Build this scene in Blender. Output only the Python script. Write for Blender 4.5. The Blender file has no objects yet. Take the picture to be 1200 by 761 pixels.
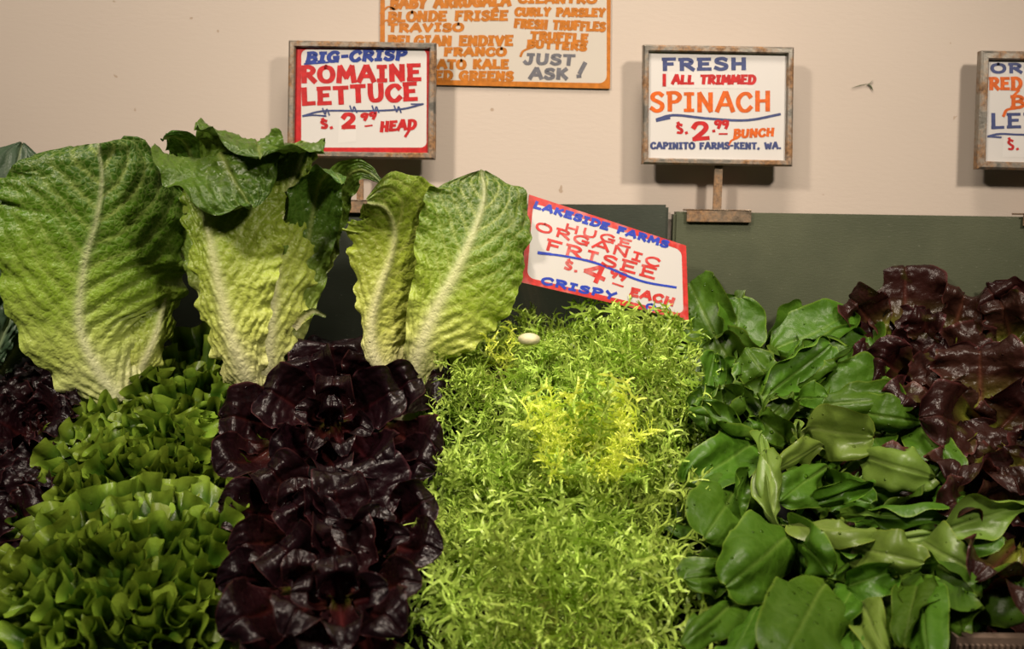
import bpy, bmesh, math, random
import numpy as np
from mathutils import Vector, Matrix, Euler

random.seed(7)
PI = math.pi
S = bpy.context.scene
COL = S.collection

# ------------------------------------------------------------------ camera, light, exposure
W, H, F = 1200.0, 761.0, 1200.0
CAM = Vector((0.0, -1.2, 1.5))
PITCH, ROLL = math.radians(6.5), math.radians(0.8)
ROT = Matrix.Rotation(PI/2 - PITCH, 3, 'X') @ Matrix.Rotation(ROLL, 3, 'Z')
cd = bpy.data.cameras.new('camera')
cam = bpy.data.objects.new('camera', cd)
COL.objects.link(cam)
cam.matrix_world = Matrix.Translation(CAM) @ ROT.to_4x4()
cd.sensor_width = 36.0
cd.lens = 36.0 * F / W
cd.clip_start = 0.02
cd.dof.use_dof = True
cd.dof.focus_distance = 1.03
cd.dof.aperture_fstop = 5.0
S.camera = cam

S.view_settings.view_transform = 'Standard'
S.view_settings.look = 'None'
S.view_settings.exposure = -0.20
S.view_settings.gamma = 1.0
S.view_settings.use_curve_mapping = False
S.cycles.use_denoising = True
S.cycles.max_bounces = 8

wd = bpy.data.worlds.new('world')
S.world = wd
wd.use_nodes = True
wd.node_tree.nodes['Background'].inputs[0].default_value = (1.0, 0.86, 0.70, 1)
wd.node_tree.nodes['Background'].inputs[1].default_value = 0.02

def area(name, loc, target, size, power, color, spread=180):
    l = bpy.data.lights.new(name, 'AREA')
    l.shape = 'DISK'
    l.size = size
    l.energy = power
    l.color = color
    l.spread = math.radians(spread)
    o = bpy.data.objects.new(name, l)
    COL.objects.link(o)
    o.location = loc
    o.rotation_euler = (Vector(target) - Vector(loc)).to_track_quat('-Z', 'Y').to_euler()
    return o
WARM = (1.0, 0.865, 0.71)
area('ceiling_lamp', (0.95, -1.40, 2.45), (0.22, -0.02, 1.50), 0.20, 6.4, WARM, 80)
area('ceiling_lamp', (-0.85, -1.30, 2.50), (-0.22, -0.02, 1.54), 0.20, 7.0, WARM, 80)
area('ceiling_lamp', (0.12, -0.62, 2.70), (0.12, -0.24, 1.35), 0.40, 4.0, WARM, 60)

# ------------------------------------------------------------------ picking points in the place
def ray(px, py):
    d = Vector(((px - W/2)/F, -(py - H/2)/F, -1.0))
    return ROT @ d
def at(px, py, Y):
    d = ray(px, py)
    k = (Y - CAM.y) / d.y
    return CAM + d*k
def on_plane(px, py, p0, n):
    d = ray(px, py)
    return CAM + d * ((p0 - CAM).dot(n) / d.dot(n))
def mpp(Y):                       # metres per photo pixel at distance Y
    return (Y - CAM.y)/F
def ysurf(py):                    # how far forward the heaped produce comes at this height
    return -0.14 - (py - 440)/321.0*0.33

# ------------------------------------------------------------------ objects
def mesh_obj(name, verts, faces, mat, parent=None, smooth=True, attr=None, origin=None):
    me = bpy.data.meshes.new(name)
    v = np.asarray(verts, dtype=float)
    if origin is not None:
        v = v - np.asarray(origin)
    me.from_pydata(v.tolist(), [], [tuple(int(i) for i in f) for f in faces])
    if smooth:
        me.polygons.foreach_set('use_smooth', [True]*len(me.polygons))
    if attr is not None:
        a = me.attributes.new('leafdata', 'FLOAT_COLOR', 'POINT')
        a.data.foreach_set('color', np.asarray(attr, dtype=np.float32).ravel())
    me.materials.append(mat)
    me.update()
    o = bpy.data.objects.new(name, me)
    COL.objects.link(o)
    if parent is not None:
        o.parent = parent
    elif origin is not None:
        o.location = origin
    return o
def thing(name, label, cat, loc, group=None):
    o = bpy.data.objects.new(name, None)
    o.empty_display_size = 0.02
    COL.objects.link(o)
    o.location = loc
    o['label'] = label
    o['category'] = cat
    if group:
        o['group'] = group
    return o
def tag(o, label, cat, group=None):
    o['label'] = label
    o['category'] = cat
    if group:
        o['group'] = group
    return o
def box_bm(bm, c, sx, sy, sz):
    r = bmesh.ops.create_cube(bm, size=1.0, matrix=Matrix.Translation(c) @ Matrix.Diagonal((sx, sy, sz, 1)))
    return r['verts']
def bm_obj(name, bm, mat, parent=None, bevel=0.0, origin=None):
    if bevel:
        bmesh.ops.bevel(bm, geom=bm.edges[:], offset=bevel, segments=2, affect='EDGES', profile=0.6)
    if origin is not None:
        bmesh.ops.translate(bm, verts=bm.verts, vec=-Vector(origin))
    me = bpy.data.meshes.new(name)
    bm.to_mesh(me)
    bm.free()
    me.materials.append(mat)
    o = bpy.data.objects.new(name, me)
    COL.objects.link(o)
    if parent is not None:
        o.parent = parent
    elif origin is not None:
        o.location = origin
    return o

# ------------------------------------------------------------------ materials
class NT:
    def __init__(s, name):
        s.m = bpy.data.materials.new(name)
        s.m.use_nodes = True
        s.t = s.m.node_tree
        s.t.nodes.clear()
        s.out = s.n('ShaderNodeOutputMaterial')
    def n(s, kind, **kw):
        d = s.t.nodes.new(kind)
        for k, v in kw.items():
            setattr(d, k, v)
        return d
    def put(s, sock, v):
        if isinstance(v, bpy.types.NodeSocket):
            s.t.links.new(v, sock)
        elif isinstance(v, (tuple, list)) and len(v) == 3 and len(sock.default_value) == 4:
            sock.default_value = (*v, 1)
        else:
            sock.default_value = v
    def math(s, op, a, b=0.0, c=0.0, clamp=False):
        d = s.n('ShaderNodeMath', operation=op)
        d.use_clamp = clamp
        s.put(d.inputs[0], a); s.put(d.inputs[1], b); s.put(d.inputs[2], c)
        return d.outputs[0]
    def mix(s, f, a, b, blend='MIX'):
        d = s.n('ShaderNodeMix', data_type='RGBA', blend_type=blend)
        s.put(d.inputs[0], f); s.put(d.inputs[6], a); s.put(d.inputs[7], b)
        return d.outputs[2]
    def ramp(s, f, stops):
        d = s.n('ShaderNodeValToRGB')
        e = d.color_ramp.elements
        while len(e) < len(stops):
            e.new(0.5)
        for k, (p, c) in enumerate(stops):
            e[k].position = p
            e[k].color = (*c, 1) if not isinstance(c, float) else (c, c, c, 1)
        s.put(d.inputs[0], f)
        return d.outputs[0]
    def maprange(s, v, a, b, c=0.0, d=1.0, smooth=True):
        m = s.n('ShaderNodeMapRange')
        if smooth:
            m.interpolation_type = 'SMOOTHSTEP'
        for i, x in enumerate((v, a, b, c, d)):
            s.put(m.inputs[i], x)
        return m.outputs[0]
    def coord(s):
        return s.n('ShaderNodeTexCoord').outputs['Object']
    def noise(s, scale, detail=3.0, rough=0.5, vec=None, dist=0.0):
        d = s.n('ShaderNodeTexNoise')
        s.put(d.inputs['Vector'], vec if vec is not None else s.coord())
        d.inputs['Scale'].default_value = scale
        d.inputs['Detail'].default_value = detail
        d.inputs['Roughness'].default_value = rough
        d.inputs['Distortion'].default_value = dist
        return d.outputs['Fac']
    def bump(s, h, strength, dist=0.001, normal=None):
        b = s.n('ShaderNodeBump')
        b.inputs['Strength'].default_value = strength
        b.inputs['Distance'].default_value = dist
        s.put(b.inputs['Height'], h)
        if normal is not None:
            s.put(b.inputs['Normal'], normal)
        return b.outputs[0]
    def bsdf(s, color, rough=0.5, metal=0.0, spec=0.5, normal=None, coat=0.0):
        p = s.n('ShaderNodeBsdfPrincipled')
        s.put(p.inputs['Base Color'], color)
        s.put(p.inputs['Roughness'], rough)
        s.put(p.inputs['Metallic'], metal)
        s.put(p.inputs['Specular IOR Level'], spec)
        if coat:
            s.put(p.inputs['Coat Weight'], coat)
            p.inputs['Coat Roughness'].default_value = 0.12
        if normal is not None:
            s.put(p.inputs['Normal'], normal)
        return p
    def end(s, shader):
        s.t.links.new(shader, s.out.inputs[0])
        return s.m

def leaf_mat(name, ramp, rib, ribfade=0.5, vein=None, vs=0.3, edge=None, es=0.0, e0=0.8, rough=0.38,
             trans=0.25, tcol=None, bump=0.35, bscale=120, vary=0.25, drops=0.5, spec=0.32, coat=0.0, spot=None, hue=0.03, quilt=0.0, qs=110, net=0.0, ns=95, netcol=(0.3, 0.36, 0.12)):
    t = NT(name)
    a = t.n('ShaderNodeAttribute', attribute_name='leafdata')
    sep = t.n('ShaderNodeSeparateColor')
    t.put(sep.inputs[0], a.outputs['Color'])
    R, G, B, A = sep.outputs[0], sep.outputs[1], sep.outputs[2], a.outputs['Alpha']
    oi = t.n('ShaderNodeObjectInfo')
    rnd = oi.outputs['Random']
    n1 = t.noise(22, 3)
    tt = t.math('ADD', A, t.math('MULTIPLY', t.math('SUBTRACT', n1, 0.5), 0.25))
    col = t.ramp(tt, ramp)
    if vein:
        col = t.mix(t.math('MULTIPLY', G, vs), col, vein)
    if edge:
        ef = t.math('MULTIPLY', t.maprange(B, e0, 1.0), es)
        col = t.mix(ef, col, edge)
    rf = t.math('MULTIPLY', R, t.math('SUBTRACT', 1.0, t.math('MULTIPLY', A, ribfade)), clamp=True)
    col = t.mix(rf, col, rib)
    if spot:
        col = t.mix(t.maprange(t.noise(35, 2), 0.62, 0.7), col, spot)
    if net:
        nv_ = t.n('ShaderNodeTexVoronoi', feature='DISTANCE_TO_EDGE')
        nn_ = t.n('ShaderNodeTexNoise')
        t.put(nn_.inputs['Vector'], t.coord())
        nn_.inputs['Scale'].default_value = 70
        s1_ = t.n('ShaderNodeVectorMath', operation='SCALE')
        t.put(s1_.inputs[0], nn_.outputs['Color'])
        s1_.inputs['Scale'].default_value = 0.010
        s2_ = t.n('ShaderNodeVectorMath', operation='ADD')
        t.put(s2_.inputs[0], t.coord()); t.put(s2_.inputs[1], s1_.outputs[0])
        t.put(nv_.inputs['Vector'], s2_.outputs[0])
        nv_.inputs['Scale'].default_value = ns
        line = t.maprange(nv_.outputs['Distance'], 0.02, 0.16, 1.0, 0.0)
        col = t.mix(t.math('MULTIPLY', t.math('MULTIPLY', line, t.math('SUBTRACT', 1.0, R)), net), col, netcol)
    hs = t.n('ShaderNodeHueSaturation')
    t.put(hs.inputs['Hue'], t.math('ADD', 0.5, t.math('MULTIPLY', t.math('SUBTRACT', rnd, 0.5), hue)))
    t.put(hs.inputs['Value'], t.math('ADD', 1.0 - vary, t.math('MULTIPLY', rnd, 2*vary)))
    t.put(hs.inputs['Color'], col)
    col = hs.outputs[0]
    h = t.math('MULTIPLY', t.noise(bscale, 4, 0.6), 1.0)
    nb = t.bump(h, bump, 0.004)
    if quilt:
        q = t.n('ShaderNodeTexVoronoi', feature='SMOOTH_F1')
        dv = t.n('ShaderNodeVectorMath', operation='ADD')
        nz = t.n('ShaderNodeTexNoise')
        t.put(nz.inputs['Vector'], t.coord())
        nz.inputs['Scale'].default_value = 60
        sc0 = t.n('ShaderNodeVectorMath', operation='SCALE')
        t.put(sc0.inputs[0], nz.outputs['Color'])
        sc0.inputs['Scale'].default_value = 0.012
        t.put(dv.inputs[0], t.coord()); t.put(dv.inputs[1], sc0.outputs[0])
        t.put(q.inputs['Vector'], dv.outputs[0])
        q.inputs['Scale'].default_value = qs
        q.inputs['Smoothness'].default_value = 0.35
        hq = t.math('MULTIPLY', t.math('SUBTRACT', 1.0, q.outputs['Distance']), t.math('SUBTRACT', 1.0, R))
        nb = t.bump(hq, quilt, 0.006, nb)
    if net:
        nb = t.bump(t.maprange(nv_.outputs['Distance'], 0.0, 0.30), 1.2*net, 0.003, nb)
    ro = rough
    if drops:
        v = t.n('ShaderNodeTexVoronoi')
        t.put(v.inputs['Vector'], t.coord())
        v.inputs['Scale'].default_value = 120
        sc = t.n('ShaderNodeSeparateColor')
        t.put(sc.inputs[0], v.outputs['Color'])
        rad = t.math('MULTIPLY', t.math('SUBTRACT', sc.outputs[0], 1.0 - drops*0.5), 0.9)
        dm = t.maprange(t.math('SUBTRACT', rad, v.outputs['Distance']), 0.0, 0.12)
        nb = t.bump(dm, 1.0, 0.0022, nb)
        ro = t.math('SUBTRACT', rough, t.math('MULTIPLY', dm, rough - 0.04))
    p = t.bsdf(col, ro, 0.0, spec, nb, coat)
    if trans:
        tr = t.n('ShaderNodeBsdfTranslucent')
        t.put(tr.inputs[0], t.mix(1.0, col, tcol or (1.0, 1.0, 0.6), 'MULTIPLY'))
        t.put(tr.inputs[1], nb)
        m = t.n('ShaderNodeMixShader')
        m.inputs[0].default_value = trans
        t.t.links.new(p.outputs[0], m.inputs[1])
        t.t.links.new(tr.outputs[0], m.inputs[2])
        return t.end(m.outputs[0])
    return t.end(p.outputs[0])

def plain(name, color, rough=0.5, metal=0.0, nscale=40, nstr=0.1, var=0.12, spec=0.5):
    t = NT(name)
    n = t.noise(nscale, 4)
    c = t.mix(t.maprange(n, 0.3, 0.7), tuple(x*(1-var) for x in color), tuple(min(1, x*(1+var)) for x in color))
    return t.end(t.bsdf(c, rough, metal, spec, t.bump(n, nstr, 0.002)).outputs[0])

def wall_mat():
    t = NT('cream_wall_paint')
    big = t.noise(2.2, 3)
    c = t.mix(t.maprange(big, 0.3, 0.7), (0.400, 0.342, 0.296), (0.428, 0.368, 0.320))
    sp = t.noise(60, 2, 0.5)
    c = t.mix(t.maprange(sp, 0.715, 0.745, 0, 0.7), c, (0.25, 0.18, 0.12))
    mp = t.n('ShaderNodeMapping')
    t.put(mp.inputs[0], t.coord())
    mp.inputs['Scale'].default_value = (1, 1, 3)
    st = t.noise(90, 4, 0.6, mp.outputs[0])
    return t.end(t.bsdf(c, 0.55, 0, 0.3, t.bump(st, 0.14, 0.0012)).outputs[0])
def board_mat(name, c0, c1):
    t = NT(name)
    mp = t.n('ShaderNodeMapping')
    t.put(mp.inputs[0], t.coord())
    mp.inputs['Scale'].default_value = (1, 1, 4)
    n = t.noise(7, 5, 0.6)
    c = t.mix(t.maprange(n, 0.3, 0.72), c0, c1)
    c = t.mix(t.maprange(t.noise(5, 5, 0.65, None, 0.6), 0.62, 0.78, 0, 0.6), c, (0.16, 0.115, 0.07))
    f = t.noise(140, 3, 0.6, mp.outputs[0])
    c = t.mix(t.maprange(f, 0.66, 0.74, 0, 0.45), c, (0.22, 0.21, 0.17))
    return t.end(t.bsdf(c, 0.5, 0, 0.35, t.bump(f, 0.2, 0.001)).outputs[0])
def rust_mat(name, lo=0.40, hi=0.60, base=(0.27, 0.255, 0.225)):
    t = NT(name)
    n = t.noise(26, 6, 0.7)
    f = t.maprange(n, lo, hi)
    fine = t.noise(240, 4, 0.7)
    rc = t.mix(t.maprange(fine, 0.35, 0.65), (0.085, 0.042, 0.018), (0.25, 0.13, 0.05))
    c = t.mix(f, base, rc)
    ro = t.math('ADD', 0.32, t.math('MULTIPLY', f, 0.4))
    me = t.math('SUBTRACT', 0.85, t.math('MULTIPLY', f, 0.8))
    return t.end(t.bsdf(c, ro, me, 0.5, t.bump(fine, 0.3, 0.001)).outputs[0])
def ink(name, c, rough=0.35, var=0.25, wash=0.0):
    t = NT(name)
    n = t.noise(160, 3, 0.6)
    cc = t.mix(t.maprange(n, 0.35, 0.7), tuple(x*(1-var) for x in c), c)
    if wash:
        cc = t.mix(t.maprange(t.noise(45, 3, 0.6), 0.45, 0.75, 0, wash), cc, (0.60, 0.45, 0.43))
    return t.end(t.bsdf(cc, rough, 0, 0.4).outputs[0])

M = {}
M['wall'] = wall_mat()
M['floor'] = plain('grey_concrete_floor', (0.16, 0.15, 0.14), 0.7)
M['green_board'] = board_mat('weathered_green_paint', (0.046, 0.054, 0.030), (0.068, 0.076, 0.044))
M['shaded_board'] = board_mat('shade_darkened_green_paint', (0.022, 0.027, 0.019), (0.034, 0.041, 0.030))  # dark green, taken darker still to carry the shade behind the romaine
M['black_bed'] = plain('black_rubber_mat', (0.006, 0.006, 0.006), 0.8, 0, 200, 0.4, 0.12, 0.1)
M['stand'] = plain('black_painted_wood', (0.015, 0.014, 0.013), 0.6)
M['rust'] = rust_mat('rusty_galvanised_steel')
M['rust2'] = rust_mat('brown_rusted_steel', 0.34, 0.70, (0.24, 0.19, 0.14))
M['white_card'] = plain('white_card', (0.50, 0.485, 0.475), 0.25, 0, 6, 0.02, 0.02)
M['poster_card'] = plain('laminated_cream_paper', (0.44, 0.405, 0.36), 0.28, 0, 5, 0.03, 0.03)
M['red_ink'] = ink('red_marker', (0.43, 0.018, 0.020))
M['red_wash'] = ink('smudged_red_marker', (0.52, 0.035, 0.030), wash=0.35)
M['orange_ink'] = ink('orange_marker', (0.43, 0.145, 0.018))
M['orangered_ink'] = ink('orange_red_marker', (0.56, 0.105, 0.012))
M['blue_ink'] = ink('blue_marker', (0.022, 0.045, 0.24))
M['bright_blue_ink'] = ink('bright_blue_marker', (0.02, 0.05, 0.42))
M['navy_ink'] = ink('navy_marker', (0.05, 0.065, 0.17))
M['grey_ink'] = ink('grey_marker', (0.13, 0.13, 0.15))
M['clear_tape'] = plain('glossy_price_slip', (0.53, 0.515, 0.505), 0.12, 0, 6, 0.02, 0.02)
M['tray'] = plain('brown_plastic', (0.11, 0.075, 0.055), 0.55)
M['root'] = plain('pale_cut_root', (0.46, 0.43, 0.26), 0.55, 0, 90, 0.3)
M['thread'] = plain('green_thread', (0.08, 0.10, 0.05), 0.7)

M['romaine_pale'] = leaf_mat('pale_romaine_leaf', [(0.0, (0.60, 0.58, 0.30)), (0.30, (0.42, 0.48, 0.095)), (0.66, (0.25, 0.345, 0.032)), (0.88, (0.125, 0.21, 0.014)), (1.0, (0.06, 0.115, 0.008))],
                        (0.66, 0.66, 0.38), 0.70, (0.42, 0.47, 0.13), 0.45, rough=0.34, bump=0.35, bscale=190, trans=0.13, vary=0.08, drops=0.35, quilt=0.20, qs=130, net=0.14, ns=165, netcol=(0.46, 0.50, 0.17))
M['romaine'] = leaf_mat('romaine_leaf', [(0.0, (0.60, 0.58, 0.30)), (0.22, (0.42, 0.475, 0.10)), (0.44, (0.235, 0.335, 0.028)), (0.66, (0.088, 0.165, 0.009)), (0.85, (0.046, 0.095, 0.006)), (1.0, (0.036, 0.080, 0.006))],
                        (0.66, 0.66, 0.38), 0.70, (0.42, 0.47, 0.13), 0.45, rough=0.34, bump=0.35, bscale=190, trans=0.13, vary=0.08, drops=0.35, quilt=0.20, qs=130, net=0.14, ns=165, netcol=(0.46, 0.50, 0.17))
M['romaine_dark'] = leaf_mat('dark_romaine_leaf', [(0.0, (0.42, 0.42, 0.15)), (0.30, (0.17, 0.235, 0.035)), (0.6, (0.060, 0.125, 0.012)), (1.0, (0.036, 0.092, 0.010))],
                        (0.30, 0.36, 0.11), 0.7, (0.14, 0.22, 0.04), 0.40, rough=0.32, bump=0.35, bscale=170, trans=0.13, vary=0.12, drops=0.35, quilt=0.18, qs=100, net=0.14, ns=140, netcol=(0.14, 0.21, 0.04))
M['collard'] = leaf_mat('collard_leaf', [(0.0, (0.040, 0.075, 0.035)), (1.0, (0.045, 0.085, 0.048))], (0.26, 0.32, 0.17), 0.3, (0.12, 0.17, 0.10), 0.7,
                        rough=0.42, trans=0.15, bump=0.25, vary=0.1, drops=0.7)
M['green_leaf'] = leaf_mat('green_leaf_lettuce_leaf', [(0.0, (0.25, 0.32, 0.07)), (0.4, (0.034, 0.080, 0.006)), (0.8, (0.042, 0.096, 0.007)), (1.0, (0.085, 0.155, 0.011))],
                        (0.22, 0.30, 0.07), 0.9, edge=(0.21, 0.30, 0.030), es=0.7, e0=0.82, rough=0.34, trans=0.16, bump=0.25, bscale=110, vary=0.20, drops=0.35, hue=0.02)
M['red_dark'] = leaf_mat('dark_red_lettuce_leaf', [(0.0, (0.045, 0.050, 0.006)), (0.12, (0.026, 0.005, 0.005)), (0.28, (0.0125, 0.0028, 0.0042)), (1.0, (0.0062, 0.0026, 0.0040))],
                        (0.045, 0.007, 0.007), 0.97, (0.022, 0.004, 0.005), 0.35, edge=(0.060, 0.018, 0.020), es=0.7, e0=0.93, rough=0.31, trans=0.05,  # edge tone lightened as a painted highlight along the leaf rims
                        tcol=(1, 0.3, 0.2), bump=0.30, bscale=110, vary=0.25, drops=0.5, spec=0.26, quilt=0.30, qs=85)
M['red_brown'] = leaf_mat('red_leaf_lettuce_leaf', [(0.0, (0.15, 0.18, 0.018)), (0.28, (0.055, 0.040, 0.009)), (0.5, (0.026, 0.0085, 0.0055)), (1.0, (0.019, 0.0065, 0.0058))],
                        (0.10, 0.03, 0.018), 0.9, edge=(0.075, 0.022, 0.020), es=0.8, e0=0.90, rough=0.30, trans=0.12,
                        tcol=(1, 0.35, 0.2), bump=0.35, bscale=110, vary=0.25, drops=0.5, spec=0.26, quilt=0.32, qs=75, spot=(0.034, 0.026, 0.006))
M['spinach'] = leaf_mat('spinach_leaf', [(0.0, (0.085, 0.15, 0.010)), (0.3, (0.040, 0.094, 0.0055)), (1.0, (0.034, 0.084, 0.0046))], (0.11, 0.18, 0.028), 0.75,
                        (0.08, 0.16, 0.02), 0.22, edge=(0.13, 0.20, 0.022), es=0.6, e0=0.92, rough=0.40, trans=0.12, bump=0.25, bscale=70, vary=0.28, drops=0.7, hue=0.02, spec=0.24, quilt=0.18, qs=48, net=0.10, ns=70, netcol=(0.09, 0.16, 0.02))
M['spinach_pale'] = leaf_mat('pale_spinach_underside', [(0.0, (0.16, 0.25, 0.035)), (0.3, (0.115, 0.185, 0.028)), (1.0, (0.10, 0.17, 0.024))], (0.20, 0.28, 0.07), 0.75,
                        (0.15, 0.22, 0.05), 0.30, edge=(0.19, 0.25, 0.025), es=0.6, e0=0.93, rough=0.38, trans=0.14, bump=0.22, bscale=60, vary=0.15, drops=0.8, hue=0.02)
M['frisee'] = leaf_mat('frisee_leaf', [(0.0, (0.72, 0.72, 0.36)), (0.25, (0.58, 0.63, 0.16)), (0.55, (0.36, 0.50, 0.075)), (1.0, (0.40, 0.55, 0.10))],
                        (0.5, 0.5, 0.2), 0.8, rough=0.36, trans=0.14, bump=0.1, vary=0.25, drops=0, hue=0.012)
M['frisee_heart'] = leaf_mat('frisee_heart_leaf', [(0.0, (0.80, 0.80, 0.42)), (0.4, (0.84, 0.90, 0.24)), (1.0, (0.78, 0.88, 0.15))],
                        (0.6, 0.6, 0.3), 0.8, rough=0.36, trans=0.30, bump=0.1, vary=0.10, drops=0, hue=0.01)
M['frisee_dark'] = leaf_mat('frisee_outer_leaf', [(0.0, (0.45, 0.48, 0.18)), (0.3, (0.24, 0.36, 0.04)), (1.0, (0.20, 0.32, 0.03))],
                        (0.3, 0.36, 0.1), 0.8, rough=0.36, trans=0.14, bump=0.1, vary=0.25, drops=0, hue=0.012)

# ------------------------------------------------------------------ numeric helpers
def hash2(ix, iy, seed):
    v = np.sin(ix*127.1 + iy*311.7 + seed*74.7)*43758.5453
    return v - np.floor(v)
def noise2(x, y, seed=0.0):
    ix, iy = np.floor(x), np.floor(y)
    fx, fy = x - ix, y - iy
    ux, uy = fx*fx*(3-2*fx), fy*fy*(3-2*fy)
    a, b = hash2(ix, iy, seed), hash2(ix+1, iy, seed)
    c, d = hash2(ix, iy+1, seed), hash2(ix+1, iy+1, seed)
    return (a*(1-ux) + b*ux)*(1-uy) + (c*(1-ux) + d*ux)*uy*1.0 - 0.5
def spline(pts, n):
    p = np.array([list(q) for q in pts], dtype=float)
    m = len(p)
    d = np.r_[0, np.cumsum(np.linalg.norm(np.diff(p, axis=0), axis=1))]
    e = np.vstack([2*p[0]-p[1], p, 2*p[-1]-p[-2]])
    out = []
    for t in np.linspace(0, 1, n):
        x = t*d[-1]
        k = min(max(int(np.searchsorted(d, x, 'right'))-1, 0), m-2)
        u = (x - d[k])/max(d[k+1]-d[k], 1e-9)
        p0, p1, p2, p3 = e[k], e[k+1], e[k+2], e[k+3]
        out.append(0.5*((2*p1) + (-p0+p2)*u + (2*p0-5*p1+4*p2-p3)*u*u + (-p0+3*p1-3*p2+p3)*u**3))
    return np.array(out)
def prof(stops, t):
    xs = [a for a, _ in stops]
    ys = [b for _, b in stops]
    tt = np.linspace(0, 1, 201)
    y = np.interp(tt, xs, ys)
    k = np.ones(11)/11
    yp = np.convolve(np.r_[np.full(5, y[0]), y, np.full(5, y[-1])], k, 'valid')
    mixw = np.clip(np.minimum(tt, 1-tt)/0.04, 0, 1)
    return np.interp(t, tt, y*(1-mixw) + yp*mixw)
def norm(a):
    return a/np.maximum(np.linalg.norm(a, axis=-1, keepdims=True), 1e-12)

def leaf_grid(rib, N0, wl, wr, cupl=0.0, cupr=0.0, nu=28, nv=40, ribw=0.004, ribh=0.0, vf=9, vk=0.35, puff=0.0,
              bl=0.0, bs=60, ruf=0.0, rf=5.0, rp=3.0, jag=0.0, seed=1.0, twist=0.0, fold=0.0, wave=0.0):
    """a leaf blade along the rib; wl/wr/cupl/cupr are (t, value) lists or numbers."""
    P = spline(rib, nv)
    L = np.linalg.norm(np.diff(P, axis=0), axis=1).sum()
    t = np.linspace(0, 1, nv)
    T = norm(np.gradient(P, axis=0))
    N = np.zeros_like(P)
    n = np.array(N0, dtype=float)
    for i in range(nv):
        n = n - T[i]*np.dot(n, T[i])
        n /= np.linalg.norm(n)
        N[i] = n
    Sd = np.cross(T, N)
    if twist:
        a = (twist*t)[:, None]
        N, Sd = N*np.cos(a) + Sd*np.sin(a), Sd*np.cos(a) - N*np.sin(a)
    f = lambda q: prof(q, t) if isinstance(q, (list, tuple)) else np.full(nv, float(q))
    wl, wr, cupl, cupr = f(wl), f(wr), f(cupl), f(cupr)
    s = np.linspace(-1, 1, 2*(nu//2)+1)
    s = np.sign(s)*np.abs(s)**0.92
    Sg, Tg = np.meshgrid(s, t)
    w = np.where(Sg < 0, wl[:, None], wr[:, None])
    if jag:
        sd = np.where(Sg < 0, 3.0, 17.0)
        w = w*(1 + jag*(noise2(Tg*16 + sd, Sg*0 + seed) + 0.7*noise2(Tg*38 + sd, Sg*0 + seed + 5)))
    c = np.where(Sg < 0, cupl[:, None], cupr[:, None])
    c = np.where(np.abs(c) < 1e-3, 1e-3, c)
    ang = c*np.abs(Sg)
    x = np.sign(Sg)*w*np.sin(ang)/c
    z = w*(1-np.cos(ang))/c
    if fold:
        z = z + fold*np.abs(x)
    Q = P[:, None, :] + Sd[:, None, :]*x[..., None] + N[:, None, :]*z[..., None]
    dt = np.gradient(Q, axis=0)
    ds = np.gradient(Q, axis=1)
    nn = np.cross(ds, dt)
    nn = norm(nn)
    flip = np.sign((nn*N[:, None, :]).sum(-1, keepdims=True))
    flip[flip == 0] = 1
    nn = norm(nn*flip + N[:, None, :]*0.15)
    xs = np.abs(Sg)*w
    rw = ribw*(1.2 - 1.0*t)[:, None]
    R = np.exp(-(xs/np.maximum(rw, 1e-5))**2)
    wob = 0.25*noise2(Tg*6 + seed, Sg*3 + seed, seed)
    ph = vf*(Tg - vk*np.abs(Sg)**1.2) + wob + np.where(Sg < 0, 0.5, 0.0)
    fr = np.abs(ph - np.round(ph))*2
    G = np.exp(-(fr/0.16)**2)*(1-R)*np.clip(1.15-np.abs(Sg), 0, 1)
    edge = np.abs(Sg)
    tipe = np.clip((Tg-0.86)/0.14, 0, 1)
    E = np.clip(np.maximum(edge, tipe), 0, 1)
    h = ribh*R
    if puff:
        h = h + puff*(np.clip(fr, 0, 1)**0.6)*(1-R)*(0.55 + 1.2*noise2(Tg*14 + seed, Sg*5, seed+2))
    if bl:
        X, Yy = Sg*w*bs, Tg*L*bs
        b = np.abs(noise2(X + seed, Yy, seed+3))*1.6 + 0.5*np.abs(noise2(X*2.1, Yy*2.1 + seed, seed+4))*1.6
        h = h + bl*(np.sqrt(b)-0.5)*(1-0.8*R)*np.clip(w/0.01, 0, 1)
    if wave:
        h = h + wave*noise2(Tg*3 + seed, Sg*1.6 + seed, seed+9)*(0.3 + np.abs(Sg))
    if ruf:
        pa = np.where(Sg < 0, 1.7, 0.0) + seed
        h = h + ruf*E**rp*(np.sin(2*PI*rf*Tg + pa + 1.5*noise2(Tg*4, Sg*0 + seed)*4) + 0.45*np.sin(2*PI*rf*2.3*Tg + pa*2))*np.clip(w/0.012, 0, 1)
    Q = Q + nn*h[..., None]
    nr, ncl = Q.shape[:2]
    idx = np.arange(nr*ncl).reshape(nr, ncl)
    F4 = np.stack([idx[:-1, :-1], idx[:-1, 1:], idx[1:, 1:], idx[1:, :-1]], -1).reshape(-1, 4)
    attr = np.stack([R, G, E, Tg], -1).reshape(-1, 4)
    return Q.reshape(-1, 3), F4, attr

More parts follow.
